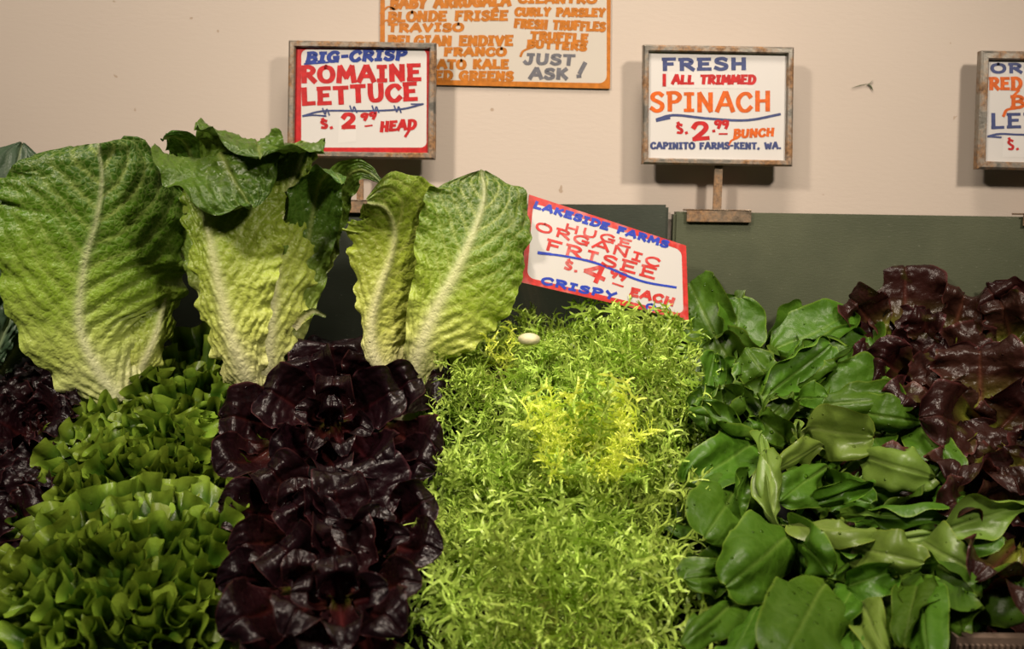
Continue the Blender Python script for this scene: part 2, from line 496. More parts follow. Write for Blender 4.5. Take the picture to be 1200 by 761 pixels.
def fan_grid(L, A, nr=20, na=64, ruf=0.012, rn=7, ruf2=0.004, curl=0.5, base=0.012, bend=0.6, seed=1.0, bl=0.0015):
    """a frilly lettuce leaf: base at the origin, growing along +Y, inner face +Z."""
    r = np.linspace(0.0, 1, nr)
    a = np.linspace(-1, 1, na)
    Rg, Ag = np.meshgrid(r, a, indexing='ij')
    al = Ag*A*(0.25 + 0.75*np.clip(Rg*1.5, 0, 1))
    lob = 1 + 0.16*noise2(Ag*4 + seed, Rg*0 + seed, seed) + 0.05*np.sin(Ag*17 + seed)*np.clip(Rg*2-1, 0, 1)
    ph = rn*PI*Ag + 1.6*noise2(Ag*2 + seed, Rg*0.6, seed+1) + seed
    e = np.clip((Rg-0.40)/0.60, 0, 1)
    al = al - curl*e**1.5*(A/rn/PI)*0.62*np.sin(2*ph)
    rr = Rg*L*lob*np.sqrt(np.clip(1 - np.abs(Ag)**3.0, 0.0, 1) + 0.004)
    x = np.sin(al)*rr + base*Ag*(1-Rg)
    y = np.cos(al)*rr*0.9 + 0.1*rr
    z = ruf*e**1.6*np.sin(ph) + ruf2*e**4*np.sin(ph*2.7 + 1.0 + seed) + ruf2*0.25*e**6*np.sin(ph*5.3 + seed)
    z = z + bl*(np.abs(noise2(x*150 + seed, y*150, seed))*3)*e
    th = bend*(Rg**2)
    z = z - L*0.5*th*Rg + 0.10*np.abs(Ag)**2*L*Rg
    y = y*(1 - 0.18*th)
    Q = np.stack([x, y, z], -1).reshape(-1, 3)
    idx = np.arange(nr*na).reshape(nr, na)
    F4 = np.stack([idx[:-1, :-1], idx[:-1, 1:], idx[1:, 1:], idx[1:, :-1]], -1).reshape(-1, 4)
    R = np.exp(-(Ag*A*rr/0.004)**2)*(1-Rg)
    attr = np.stack([R, R*0, Rg*np.ones_like(Ag), Rg], -1).reshape(-1, 4)
    return Q, F4, attr

def frond_grid(L, rng, nb=13, spread=0.026, w=0.0026, bend=0.5):
    """one finely cut frisee leaf: stalk with forked curling side lobes, base at the origin along +Y, inner face +Z."""
    V, Fc, At = [], [], []
    def strip(pts, w0, w1, side, t0, t1):
        n = len(pts)
        b = len(V)
        for i, p in enumerate(pts):
            k = i/(n-1)
            ww = (w0*(1-k) + w1*k)
            sd = side + np.array([0, 0, 0.5*math.sin(k*3 + t0*20)])
            sd = sd/np.linalg.norm(sd)
            V.append(p - sd*ww); V.append(p + sd*ww)
            tt = t0*(1-k) + t1*k
            At.append((0, 0, 0.5, tt)); At.append((0, 0, 0.5, tt))
        for i in range(n-1):
            Fc.append((b+2*i, b+2*i+1, b+2*i+3, b+2*i+2))
    n = 12
    stalk = []
    for i in range(n):
        k = i/(n-1)
        stalk.append(np.array([0.004*math.sin(k*5 + rng.random()*0.5), L*k*(1-0.15*bend*k), -bend*L*0.5*k*k + 0.004*math.sin(k*7)]))
    strip(stalk, w*1.1, w*0.5, np.array([1.0, 0, 0]), 0.0, 0.9)
    for j in range(nb):
        k = 0.25 + 0.75*(j+0.5)/nb + rng.uniform(-0.02, 0.02)
        k = min(k, 0.99)
        fi = k*(n-1)
        i0 = int(fi)
        p = stalk[i0]*(1-(fi-i0)) + stalk[min(i0+1, n-1)]*(fi-i0)
        for sgn in (-1, 1):
            ln = spread*rng.uniform(0.65, 1.15)*(1.15 - 0.5*k)
            a = rng.uniform(0.5, 1.5)
            d = np.array([sgn*math.sin(a), math.cos(a), rng.uniform(-0.6, 0.8)])
            cz, cx = rng.uniform(-1.8, 1.8), rng.uniform(-1.4, 1.4)
            def walk(q, d, ln, m, cz, cx):
                out = []
                d = d/np.linalg.norm(d)
                for i in range(m):
                    out.append(q.copy())
                    q = q + d*ln/(m-1)
                    d = d + np.array([cx*d[1], -cx*d[0], cz])*(1.3/(m-1))
                    d = d/np.linalg.norm(d)
                return out
            pts = walk(p.copy(), d, ln, 7, cz, cx)
            strip(pts, w*1.0, w*0.55, np.array([math.cos(a), -sgn*math.sin(a), 0.3]), k*0.9, 1.0)
            for f in range(3):
                st = pts[2 + f]
                a2 = a + rng.choice((-1, 1))*rng.uniform(0.35, 0.8)
                d2 = np.array([sgn*math.sin(a2), math.cos(a2), rng.uniform(-0.8, 0.9)])
                pp = walk(st.copy(), d2, ln*rng.uniform(0.3, 0.55), 5, rng.uniform(-2, 2), rng.uniform(-1.5, 1.5))
                strip(pp, w*0.9, w*0.35, np.array([math.cos(a2), -sgn*math.sin(a2), 0.2]), 0.8, 1.0)
    return np.array(V), Fc, np.array(At)

def data_of(name, grid, mat):
    o = mesh_obj(name, grid[0], grid[1], mat, None, True, grid[2])
    me = o.data
    bpy.data.objects.remove(o)
    return me
def leaf_at(me, root, base, d, n, sc, name='leaf'):
    """link one leaf of shared mesh me under root: grows along d, inner face n, base given relative to root."""
    d = Vector(d).normalized()
    n = Vector(n)
    n = (n - d*n.dot(d)).normalized()
    sd = d.cross(n)
    m = Matrix((sd, d, n)).transposed().to_4x4()
    o = bpy.data.objects.new(name, me)
    COL.objects.link(o)
    o.parent = root
    o.matrix_local = Matrix.Translation(base) @ m @ Matrix.Diagonal((sc, sc, sc, 1))
    return o

# ------------------------------------------------------------------ the setting
def slab(name, lo, hi, mat, kind='structure'):
    bm = bmesh.new()
    c = [(a+b)/2 for a, b in zip(lo, hi)]
    box_bm(bm, Vector(c), *[b-a for a, b in zip(lo, hi)])
    o = bm_obj(name, bm, mat)
    if kind:
        o['kind'] = kind
    return o
slab('wall_back', (-2.5, 0.0, 0.0), (2.5, 0.12, 3.0), M['wall'])
slab('floor', (-2.5, -3.2, -0.1), (2.5, 0.0, 0.0), M['floor'])

ZS = lambda Y: at(600, 440 + (-0.14 - Y)/0.33*321.0, Y).z     # height of the heaped produce
def bed_z(Y):
    z0, z1 = ZS(-0.14) - 0.060, ZS(-0.47) - 0.145
    return z0 + (z1-z0)*(Y + 0.14)/(-0.33)
ds = thing('display_stand', 'black sloping produce stand under all the lettuce and spinach', 'stand', (0, -0.27, 0))
def prism_x(name, prof2, x0, x1, mat, parent):
    """prof2: (Y, z) outline, extruded along X."""
    n = len(prof2)
    v = [(x0, y, z) for y, z in prof2] + [(x1, y, z) for y, z in prof2]
    f = [tuple(range(n))[::-1], tuple(range(n, 2*n))] + [(i, (i+1) % n, n+(i+1) % n, n+i) for i in range(n)]
    return mesh_obj(name, v, f, mat, parent, False, None, parent.location)
YB, YF = -0.050, -0.52
prism_x('bed', [(YB, bed_z(YB)), (YF, bed_z(YF)), (YF, bed_z(YF)-0.02), (YB, bed_z(YB)-0.02)], -0.85, 0.85, M['black_bed'], ds)
prism_x('front_panel', [(YF, bed_z(YF)+0.01), (YF-0.02, bed_z(YF)+0.01), (YF-0.02, 0.08), (YF, 0.08)], -0.85, 0.85, M['stand'], ds)
for x in (-0.84, 0.82):
    prism_x('side_panel', [(YB, bed_z(YB)-0.02), (YF, bed_z(YF)-0.02), (YF, 0.0), (YB, 0.0)], x, x+0.02, M['stand'], ds)

def board(name, pts, Y0, thick, mat, label, zlow):
    """an upright painted board; pts = two top corners in the photo."""
    a, b = at(*pts[0], Y0), at(*pts[1], Y0)
    zl = zlow
    bm = bmesh.new()
    vs = [bm.verts.new(p) for p in (a, b, Vector((b.x, Y0, zl)), Vector((a.x, Y0, zl)))]
    f = bm.faces.new(vs)
    r = bmesh.ops.extrude_face_region(bm, geom=[f])
    for v in r['geom']:
        if isinstance(v, bmesh.types.BMVert):
            v.co.y += thick
    bmesh.ops.recalc_face_normals(bm, faces=bm.faces[:])
    bmesh.ops.bevel(bm, geom=bm.edges[:], offset=0.003, segments=2, affect='EDGES')
    o = bm_obj(name, bm, mat, None, 0, Vector(((a.x+b.x)/2, Y0, zl)))
    return tag(o, label, 'board')
zb = bed_z(YB) - 0.03
BY = -0.032
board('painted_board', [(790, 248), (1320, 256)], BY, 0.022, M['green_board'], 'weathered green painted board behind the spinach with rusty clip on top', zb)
board('painted_board', [(-200, 236), (784, 240)], BY+0.002, 0.022, M['shaded_board'], 'dark green board with shade painted into its colour, behind the tall romaine and the tilted card', zb)

# ------------------------------------------------------------------ brush lettering
GL = {
 'A': (.80, ["0,0 .38,1 .46,1 .80,0", ".16,.34 .64,.34"]),
 'B': (.66, [".12,0 .12,1", "~.02,.97 .4,1 .6,.80 .42,.56 .14,.53", "~.14,.53 .5,.5 .66,.26 .45,.02 .02,.02"]),
 'C': (.68, ["~.66,.80 .52,.98 .28,.96 .06,.70 .04,.36 .22,.05 .48,.02 .68,.22"]),
 'D': (.72, [".12,0 .12,1", "~.0,.98 .4,.98 .68,.74 .70,.36 .46,.04 .0,.02"]),
 'E': (.62, [".10,0 .10,1", ".0,.97 .60,.97", ".10,.52 .50,.53", ".0,.03 .62,.03"]),
 'F': (.60, [".10,0 .10,1", ".0,.97 .60,.97", ".10,.52 .48,.53"]),
 'G': (.74, ["~.66,.82 .50,.98 .26,.94 .05,.66 .05,.32 .24,.04 .50,.03 .68,.18", ".42,.42 .74,.42", ".66,.42 .66,.0"]),
 'H': (.72, [".10,0 .10,1", ".62,0 .62,1", ".10,.5 .62,.52"]),
 'I': (.44, [".22,0 .22,1", ".02,.97 .42,.97", ".02,.03 .42,.03"]),
 'J': (.60, ["~.44,.95 .44,.35 .36,.06 .18,.02 .03,.22", ".20,.97 .60,.97"]),
 'K': (.70, [".10,0 .10,1", ".62,1 .14,.46", ".26,.58 .68,0"]),
 'L': (.60, [".10,1 .10,0", ".04,.03 .60,.05"]),
 'M': (.92, [".06,0 .14,1 .46,.30 .78,1 .88,0"]),
 'N': (.74, [".08,0 .08,1 .64,.02 .64,1"]),
 'O': (.78, ["~.40,.99 .12,.84 .03,.50 .14,.14 .40,.01 .66,.14 .75,.50 .64,.86 .38,.99"]),
 'P': (.64, [".12,0 .12,1", "~.0,.97 .42,.98 .63,.76 .46,.50 .12,.46"]),
 'R': (.70, [".12,0 .12,1", "~.0,.97 .42,.98 .62,.77 .46,.52 .14,.50", ".30,.50 .70,0"]),
 'S': (.60, ["~.57,.86 .38,.99 .12,.90 .10,.66 .34,.52 .56,.36 .52,.10 .26,.0 .02,.16"]),
 'T': (.68, [".34,0 .34,1", ".0,.97 .68,.97"]),
 'U': (.72, ["~.08,1 .08,.40 .18,.06 .40,.02 .58,.14 .64,.45 .64,1"]),
 'V': (.74, [".04,1 .36,.02 .70,1"]),
 'W': (1.0, [".04,1 .24,.02 .50,.76 .76,.02 .96,1"]),
 'Y': (.70, [".04,1 .35,.5 .66,1", ".35,.5 .30,.0"]),
 'X': (.68, [".04,1 .64,0", ".64,1 .04,0"]),
 'Z': (.66, [".04,.97 .62,.97 .04,.03 .64,.03"]),
 '1': (.3, [".15,0 .15,1"]),
 '2': (.64, ["~.06,.74 .20,.97 .46,.97 .58,.76 .48,.50 .08,.05", ".04,.04 .64,.06"]),
 '4': (.74, [".52,1 .02,.34 .74,.34", ".52,1 .52,0"]),
 '9': (.60, ["~.56,.90 .30,1 .06,.80 .14,.55 .40,.52 .56,.72", "~.56,.92 .54,.50 .38,.0"]),
 '$': (.50, ["~.46,.84 .26,.92 .06,.76 .20,.56 .44,.36 .34,.10 .04,.14", ".14,1.12 .20,.95"]),
 '.': (.24, [".07,.05 .17,.08"]),
 ',': (.24, [".14,.10 .06,-.12"]),
 '-': (.44, [".04,.48 .40,.50"]),
 '!': (.34, [".26,1.05 .12,.32", ".06,.08 .16,.10"]),
 'e': (.62, [".10,0 .10,1", ".0,.97 .60,.97", ".10,.52 .50,.53", ".0,.03 .62,.03", ".18,1.14 .46,1.30"]),
 ' ': (.42, []),
}
class Card:
    """a flat sign face in the place; writing is laid on its plane."""
    def __init__(s, p0, n):
        s.p0, s.n = p0, n.normalized()
        if s.n.y > 0:
            s.n = -s.n
    def pt(s, px, py, lift=0.0):
        return on_plane(px, py, s.p0 + s.n*lift, s.n)
    def poly(s, name, mat, pts, parent, lift):
        v = [s.pt(x, y, lift) for x, y in pts]
        return mesh_obj(name, v, [tuple(range(len(v)))], mat, parent, False, None, parent_loc(parent))
    def ribbons(s, name, mat, strokes, parent, lift=0.00022):
        V, Fc = [], []
        for si, (pts, th) in enumerate(strokes):
            lf = lift + 0.000006*(si % 23)
            p = np.array(pts, dtype=float)
            if len(p) < 2:
                continue
            d = np.gradient(p, axis=0)
            d = d/np.maximum(np.linalg.norm(d, axis=1, keepdims=True), 1e-9)
            p[0] -= d[0]*th*0.30
            p[-1] += d[-1]*th*0.30
            nn = np.stack([-d[:, 1], d[:, 0]], 1)
            wv = th*0.5*(0.80 + 0.30*np.abs(d[:, 1]) + 0.0*d[:, 0])[:, None]
            b = len(V)
            for q, r in zip(p - nn*wv, p + nn*wv):
                V.append(s.pt(*q, lf)); V.append(s.pt(*r, lf))
            for i in range(len(p)-1):
                Fc.append((b+2*i, b+2*i+1, b+2*i+3, b+2*i+2))
        return mesh_obj(name, V, Fc, mat, parent, False, None, parent_loc(parent))
def parent_loc(p):
    v = Vector((0, 0, 0))
    while p is not None:
        v = v + p.location
        p = p.parent
    return v
def text(t, p0, p1, h, th, slant=0.0, seed=0, skip=0, jit=0.03):
    """strokes of a line of brush capitals from baseline point p0 to p1 (photo pixels), letters h tall."""
    rg = random.Random(seed + len(t)*13)
    gap = 0.24
    tot = sum(GL[c][0] + gap for c in t) - gap
    p0, p1 = np.array(p0, float), np.array(p1, float)
    ux = (p1-p0)/tot
    ul = (p1-p0)/np.linalg.norm(p1-p0)
    p0 = p0 + np.array([ul[1], -ul[0]])*th*0.25
    h = h - th*0.4
    th = th*0.95
    uy = np.array([ul[1], -ul[0]])*h
    out = []
    x = 0.0
    for c in t:
        w, st = GL[c]
        dy = rg.uniform(-jit, jit)
        rs = 1 + rg.uniform(-jit, jit)
        for sdef in st:
            sm = sdef.startswith('~')
            q = np.array([[float(k) for k in a.split(',')] for a in sdef.lstrip('~').split()])
            if sm:
                q = spline(np.c_[q, np.zeros(len(q))], 4*len(q))[:, :2]
            else:
                qq = [q[0]]
                for a, b in zip(q[:-1], q[1:]):
                    qq += [a + (b-a)*0.5, b]
                q = np.array(qq)
            if sm or len(q) <= 3:
                segs = [q]
            else:
                segs = [q[2*i:2*i+3] for i in range(len(q)//2)]
            for g in segs:
                P = [p0 + ux*(x + a*1.0 + slant*b*0.3) + uy*(b*rs + dy) for a, b in g]
                out.append((P, th))
        x += w + gap
    return out
def line_st(pts, th, n=24):
    q = np.array(pts, float)
    return (spline(np.c_[q, np.zeros(len(q))], n)[:, :2].tolist(), th)
def rrect(x0, y0, x1, y1, r, n=5, q=None):
    """rounded rectangle in photo pixels; q = four corners to warp onto."""
    pts = []
    for cx, cy, a0 in ((x1-r, y0+r, -90), (x1-r, y1-r, 0), (x0+r, y1-r, 90), (x0+r, y0+r, 180)):
        for i in range(n+1):
            a = math.radians(a0 + 90*i/n)
            pts.append((cx + r*math.cos(a), cy + r*math.sin(a)))
    return pts
def border_ring(card, name, mat, outer, inner, parent, lift):
    """a painted border between a four-cornered outline and an inner outline."""
    V = [card.pt(*p, lift) for p in inner]
    n = len(inner)
    per = n//4
    O = []
    for k in range(4):
        for i in range(per):
            a = outer[(k + 1) % 4]
            O.append(a)
    V += [card.pt(*p, lift) for p in O]
    Fc = [(i, (i+1) % n, n + (i+1) % n, n + i) for i in range(n)]
    return mesh_obj(name, V, Fc, mat, parent, False, None, parent_loc(parent))

def framed_sign(label, outer, inner, Y, stem, clip, depth=0.012):
    """outer, inner: corner pixels tl, tr, br, bl of the steel frame."""
    c = Card(at(*outer[0], Y), Vector((0, -1, 0)))
    root = thing('price_sign', label, 'sign', at((outer[2][0]+outer[3][0])/2, outer[2][1], Y), 'framed price signs above the produce')
    L = root.location
    mid = [tuple(0.72*a[i] + 0.28*b[i] for i in (0, 1)) for a, b in zip(outer, inner)]
    md2 = [tuple(0.18*a[i] + 0.82*b[i] for i in (0, 1)) for a, b in zip(outer, inner)]
    loops = [(outer, -depth), (outer, -0.002), (mid, 0.0), (md2, 0.0), (inner, -0.002), (inner, -0.006)]
    V, Fc = [], []
    for q, l in loops:
        V += [c.pt(*p, l) if False else Vector((c.pt(*p).x, Y - l, c.pt(*p).z)) for p in q]
    for k in range(len(loops)-1):
        for i in range(4):
            Fc.append((4*k+i, 4*k+(i+1) % 4, 4*k+4+(i+1) % 4, 4*k+4+i))
    mesh_obj('frame', V, Fc, M['rust'], root, False, None, L)
    Yc = Y + 0.005
    cc = Card(at(*inner[0], Yc), Vector((0, -1, 0)))
    ex = [(inner[0][0]-2, inner[0][1]-2), (inner[1][0]+2, inner[1][1]-2), (inner[2][0]+2, inner[2][1]+2), (inner[3][0]-2, inner[3][1]+2)]
    P = [cc.pt(*p) for p in ex]
    P2 = [p + Vector((0, 0.003, 0)) for p in P]
    card = mesh_obj('card', P + P2, [(0, 1, 2, 3), (7, 6, 5, 4)] + [(i, 4+i, 4+(i+1) % 4, (i+1) % 4) for i in range(4)], M['white_card'], root, False, None, L)
    if stem:
        (xa, xb, ya, yb) = stem
        a, b = at(xa, ya, Y+0.010), at(xb, yb, Y+0.010)
        bm = bmesh.new()
        box_bm(bm, (a+b)/2, abs(b.x-a.x), 0.004, abs(a.z-b.z))
        bm_obj('stem', bm, M['rust2'], root, 0.0008, L)
    if clip:
        (xa, xb, ya, yb) = clip
        a, b = at(xa, ya, BY-0.004), at(xb, yb, BY-0.004)
        bm = bmesh.new()
        box_bm(bm, Vector(((a.x+b.x)/2, BY-0.0035, (a.z+b.z)/2)), b.x-a.x, 0.003, a.z-b.z)
        box_bm(bm, Vector(((a.x+b.x)/2, BY+0.010, a.z-0.001)), b.x-a.x, 0.030, 0.002)
        bm_obj('clip', bm, M['rust2'], root, 0.0006, L)
    return root, card, cc

# romaine sign
SY = -0.036
root, card, cc = framed_sign('steel framed sign reading big crisp romaine lettuce, red bordered card', [(338, 47), (511, 50), (510, 187), (336, 184)],
    [(346, 55), (503, 57), (501, 179), (344, 177)], SY, (418, 426, 186, 250), (396, 452, 234, 250))
border_ring(cc, 'border', M['red_ink'], [(344, 54), (505, 55), (503, 181), (342, 179)], rrect(353, 58, 500, 173, 7), card, 0.00010)
cc.ribbons('lettering', M['blue_ink'], text('BIG-CRISP', (359, 74.5), (474, 70.5), 13, 5.0, 0.5, 1) + [line_st([(357, 75), (372, 74), (385, 73)], 2.5)], card)
cc.ribbons('lettering', M['red_ink'], text('ROMAINE', (354, 98), (492, 95), 20, 6.2, 0, 2) + text('LETTUCE', (355, 124), (488, 118), 21, 6.2, 0, 3)
           + text('$.', (377, 152), (390, 151), 12, 4.0, 0, 4) + text('2', (401, 151), (415, 151), 18, 6.0, 0, 5) + text('99', (423, 142), (440, 140), 9, 3.6, 0.4, 6)
           + [line_st([(428, 148), (436, 147)], 2.4)] + text('HEAD', (446, 155), (486, 152), 12, 4.2, 0.6, 7) + [line_st([(480, 152), (475, 160)], 3.0)], card)
cc.ribbons('lettering', M['navy_ink'], [line_st([(355, 136), (380, 130), (430, 130), (470, 128), (495, 122)], 2.6), line_st([(355, 136), (368, 135), (382, 136)], 2.2), line_st([(482, 122), (496, 122)], 2.0)]
           + [line_st([(x, y-4), (x+3, y+3), (x+5, y-3), (x+8, y+4)], 1.6) for x, y in ((378, 131), (410, 128), (436, 128), (462, 128))], card, 0.0004)
cc.poly('price_slip', M['clear_tape'], [(398, 132), (418, 131), (417, 166), (396, 168)], card, 0.00014)

# spinach sign
root, card, cc = framed_sign('steel framed sign on a stem reading fresh spinach, white card', [(754, 52), (931, 55), (929, 195), (753, 192)],
    [(761, 60), (923, 63), (921, 188), (760, 185)], SY, (837, 845, 194, 248), (805, 880, 245, 261))
cc.ribbons('lettering', M['navy_ink'], text('FRESH', (777, 83), (874, 82), 14.5, 5.0, 0, 11), card)
cc.ribbons('lettering', M['navy_ink'], [line_st([(770, 140), (790, 135), (830, 139), (875, 141), (914, 134)], 3.6), line_st([(770, 141), (784, 138)], 4.4)], card)
cc.ribbons('lettering', M['navy_ink'], text('CAPINITO FARMS-KENT, WA.', (763, 175), (915, 175), 8, 2.7, 0, 12), card)
cc.ribbons('lettering', M['red_ink'], text('ALL TRIMMED', (788, 99), (884, 99), 11, 4.0, 0.3, 13) + text('1', (777, 101), (780, 101), 14, 4.0), card)
cc.ribbons('lettering', M['red_ink'], text('$.', (794, 158), (806, 157), 13, 3.8, 0, 14)
           + text('2', (812, 165), (830, 164), 22, 6.0, 0, 15) + text('.', (835, 155), (838, 155), 10, 4) + text('99', (838, 151), (853, 151), 10, 3.6, 0, 16) + [line_st([(843, 157), (852, 157)], 2.4)], card)
cc.ribbons('lettering', M['orangered_ink'], text('SPINACH', (763, 131), (902, 131), 23, 5.2, 0, 17) + text('BUNCH', (860, 162), (906, 160), 10, 3.4, 0.4, 18)
           + [line_st([(864, 162), (857, 165), (853, 172)], 2.4)], card)
cc.poly('price_slip', M['clear_tape'], [(783, 84), (885, 85), (884, 104), (782, 103)], card, 0.00014)

# butter lettuce sign cut by the edge of the photo
root, card, cc = framed_sign('steel framed sign at the edge of the photo, lettering beginning red and orange', [(1151, 59), (1328, 62), (1324, 202), (1146, 198)],
    [(1160, 70), (1320, 72), (1316, 193), (1156, 189)], SY+0.004, (1232, 1242, 200, 256), (1200, 1275, 250, 266))
cc.ribbons('lettering', M['navy_ink'], text('ORGANIC', (1162, 86), (1290, 86), 11.5, 4.2, 0, 21), card)
cc.ribbons('lettering', M['navy_ink'], text('LETTUCE', (1162, 151), (1300, 149), 18, 4.6, 0, 22)
           + [line_st([(1158, 160), (1172, 157), (1200, 158), (1280, 158)], 3.0), line_st([(1158, 160), (1173, 161)], 2.6)], card)
cc.ribbons('lettering', M['orangered_ink'], text('RED', (1160, 106), (1196, 106), 15, 4.6, 0, 23) + [line_st([(1194, 106), (1186, 114)], 3.0)] + text('BUTTER', (1185, 127), (1300, 127), 15, 4.6, 0, 24)
           + [line_st([(1190, 127), (1180, 129), (1176, 136)], 3.4)], card)
cc.poly('price_slip', M['clear_tape'], [(1176, 157), (1240, 158), (1239, 185), (1175, 184)], card, 0.00014)
cc.ribbons('lettering', M['red_ink'], text('$.', (1182, 177), (1194, 176), 14, 3.2, 0, 25), card, 0.0004)

# list poster taped to the wall
PY = -0.003
poster = thing('list_poster', 'unframed wall sheet with orange border listing greens, ending just ask', 'poster', at(580, 104, PY))
pc = Card(at(446, 0, PY), Vector((0, -1, 0)))
PQ = [(447, -170), (717, -166), (715, 104), (445, 98)]
P = [pc.pt(*p) for p in PQ]
P2 = [p + Vector((0, 0.001, 0)) for p in P]
sheet = mesh_obj('sheet', P+P2, [(0, 1, 2, 3), (7, 6, 5, 4)] + [(i, 4+i, 4+(i+1) % 4, (i+1) % 4) for i in range(4)], M['poster_card'], poster, False, None, poster.location)
border_ring(pc, 'border', M['orange_ink'], PQ, [(x, y + (x-580)*0.02) for x, y in rrect(451, -160, 711, 95, 9)], sheet, 0.00010)
pc.ribbons('lettering', M['orange_ink'],
    text('BABY ARRUGALA', (458, 11), (597, 7), 14, 5.0, 0.3, 31) + text('BLONDE FRISeE', (455, 26), (594, 24), 12, 4.4, 0.3, 32) + text('TRAVISO', (455, 38), (542, 37), 10, 4.2, 0.2, 33)
    + text('BELGIAN ENDIVE', (455, 54), (600, 54), 12, 4.6, 0.2, 34) + text('FRANCO', (521, 66), (592, 66), 10, 4.4, 0.2, 35) + text('ATO KALE', (513, 81), (595, 81), 11, 4.4, 0.1, 36)
    + text('ED GREENS', (510, 94), (600, 95), 11, 4.4, 0.2, 37)
    + [line_st([(446, 16), (455, 8), (462, 11)], 2.6), line_st([(446, 30), (452, 24), (459, 26)], 2.6)]
    + text('CILANTRO', (608, 4), (698, 4), 10, 4.4, 0.2, 38) + text('CURLY PARSLEY', (604, 19), (708, 20), 10, 4.0, 0.3, 39) + text('FRESH TRUFFLES', (603, 33), (708, 37), 11, 4.0, 0.3, 40)
    + text('TRUFFLE', (622, 47), (688, 50), 10, 4.2, 0.1, 41) + text('BUTTERS', (618, 56), (686, 60), 9, 4.0, 0.1, 42) + [line_st([(622, 56), (613, 60), (610, 66)], 2.6)], sheet)
pc.ribbons('lettering', M['grey_ink'], text('JUST', (614, 76), (672, 77), 13, 4.6, 0.2, 43) + text('ASK', (621, 93), (664, 93), 13, 4.8, 0.2, 44) + text('!', (675, 92), (685, 92), 18, 5.0, 0.3, 45), sheet)

# tilted card standing in the frisee
FQ = [(620, 228), (804, 288), (807, 376), (611, 331)]
f0, f1, f3 = at(*FQ[0], -0.115), at(*FQ[1], -0.066), at(*FQ[3], -0.130)
fc = Card(f0, (f1-f0).cross(f3-f0))
fr = thing('price_card', 'tilted red bordered card reading huge organic frisee, standing in the frisee', 'sign', (fc.pt(611, 331) + fc.pt(807, 376))/2)
P = [fc.pt(*p) for p in FQ]
P2 = [p - fc.n*0.0015 for p in P]
fcard = mesh_obj('card', P+P2, [(0, 1, 2, 3), (7, 6, 5, 4)] + [(i, 4+i, 4+(i+1) % 4, (i+1) % 4) for i in range(4)], M['white_card'], fr, False, None, fr.location)
def fq(u, v):
    a = [FQ[0][i]*(1-u) + FQ[1][i]*u for i in (0, 1)]
    b = [FQ[3][i]*(1-u) + FQ[2][i]*u for i in (0, 1)]
    return (a[0]*(1-v) + b[0]*v, a[1]*(1-v) + b[1]*v)
inn = [fq(x/200, y/100) for x, y in rrect(6, 8, 194, 93, 8)]
border_ring(fc, 'border', M['red_wash'], FQ, inn, fcard, 0.00010)
fc.ribbons('lettering', M['bright_blue_ink'], text('LAKESIDE FARMS', (625, 244), (781, 291), 8.5, 3.6, 0.2, 51) + [line_st([(631, 297), (660, 300), (700, 309), (750, 329), (792, 337)], 3.0), line_st([(631, 296), (645, 298)], 3.6)]
           + text('CRISPY', (634, 333), (720, 352), 9, 3.6, 0.2, 52) + text('O', (757, 363), (767, 365), 8, 3.0), fcard)
fc.ribbons('lettering', M['red_wash'], text('HUGE', (661, 271), (738, 291), 9.5, 3.0, 0, 53) + text('ORGANIC', (627, 270), (771, 314), 10.5, 3.2, 0, 54) + text('FRISEE', (639, 293), (766, 328), 13.5, 3.6, 0, 55)
           + text('$.', (661, 316), (676, 320), 12, 3.8, 0, 56) + text('4', (682, 325), (704, 335), 22, 5.6, 0, 57) + text('99', (714, 325), (731, 330), 10, 3.8, 0.2, 58) + [line_st([(718, 332), (730, 336)], 2.4)]
           + text('EACH', (738, 347), (788, 359), 10, 4.0, 0.2, 59), fcard)

# scrap of thread stuck on the wall
th = []
for pts, r in (([(998, 103), (1008, 100), (1018, 98)], 0.0006), ([(1015, 101), (1020, 97), (1023, 94)], 0.0012), ([(1017, 98), (1021, 102), (1023, 106)], 0.0009)):
    th.append((pts, r))
V, Fc = [], []
for pts, r in th:
    q = spline([at(x, y, -0.0015) for x, y in pts], 10)
    b = len(V)
    for i, p in enumerate(q):
        rr = r*(1 - 0.7*abs(i/9*2-1))
        for k in range(5):
            a = 2*PI*k/5
            V.append((p[0] + rr*math.cos(a)*0.6, p[1] + rr*math.sin(a), p[2] + rr*math.cos(a)))
    for i in range(9):
        for k in range(5):
            Fc.append((b+5*i+k, b+5*i+(k+1) % 5, b+5*i+5+(k+1) % 5, b+5*i+5+k))
o = mesh_obj('thread_scrap', V, Fc, M['thread'], None, True, None, at(1018, 98, -0.0015))
tag(o, 'tiny green scrap stuck on the bare cream wall beside the spinach sign', 'scrap')

# ------------------------------------------------------------------ leaves drawn one by one
CAMD = lambda p: (CAM - Vector(p)).normalized()
def hero(root, ribpx, wl, wr, mat, face=(0, 0, 0), name='leaf', **kw):
    """ribpx: (px, py, Y) from base to tip; wl, wr: half widths in photo pixels at t, left and right in the photo."""
    rib = [at(*p) for p in ribpx]
    n = CAMD(rib[len(rib)//2]) + Vector(face)
    k = mpp(sum(p[2] for p in ribpx)/len(ribpx))
    f = lambda q: [(a, b*k) for a, b in q] if isinstance(q, (list, tuple)) else q*k
    # with T up and N to the camera, T x N points to the photo's right... keep the sides as seen
    T = Vector(rib[1]) - Vector(rib[0])
    side = T.cross(n)
    g = leaf_grid(rib, n, f(wl), f(wr), **kw)
    return mesh_obj(name, g[0], g[1], mat, root, True, g[2], root.location)

ROM = dict(nu=72, nv=110, ribw=0.0058, ribh=0.0042, vf=11, vk=0.34, puff=0.0036, bl=0.0024, bs=150, ruf=0.0045, rf=6, rp=4, jag=0.10)
def sides_swap(d):
    return d
grp = 'romaine heads standing along the back'
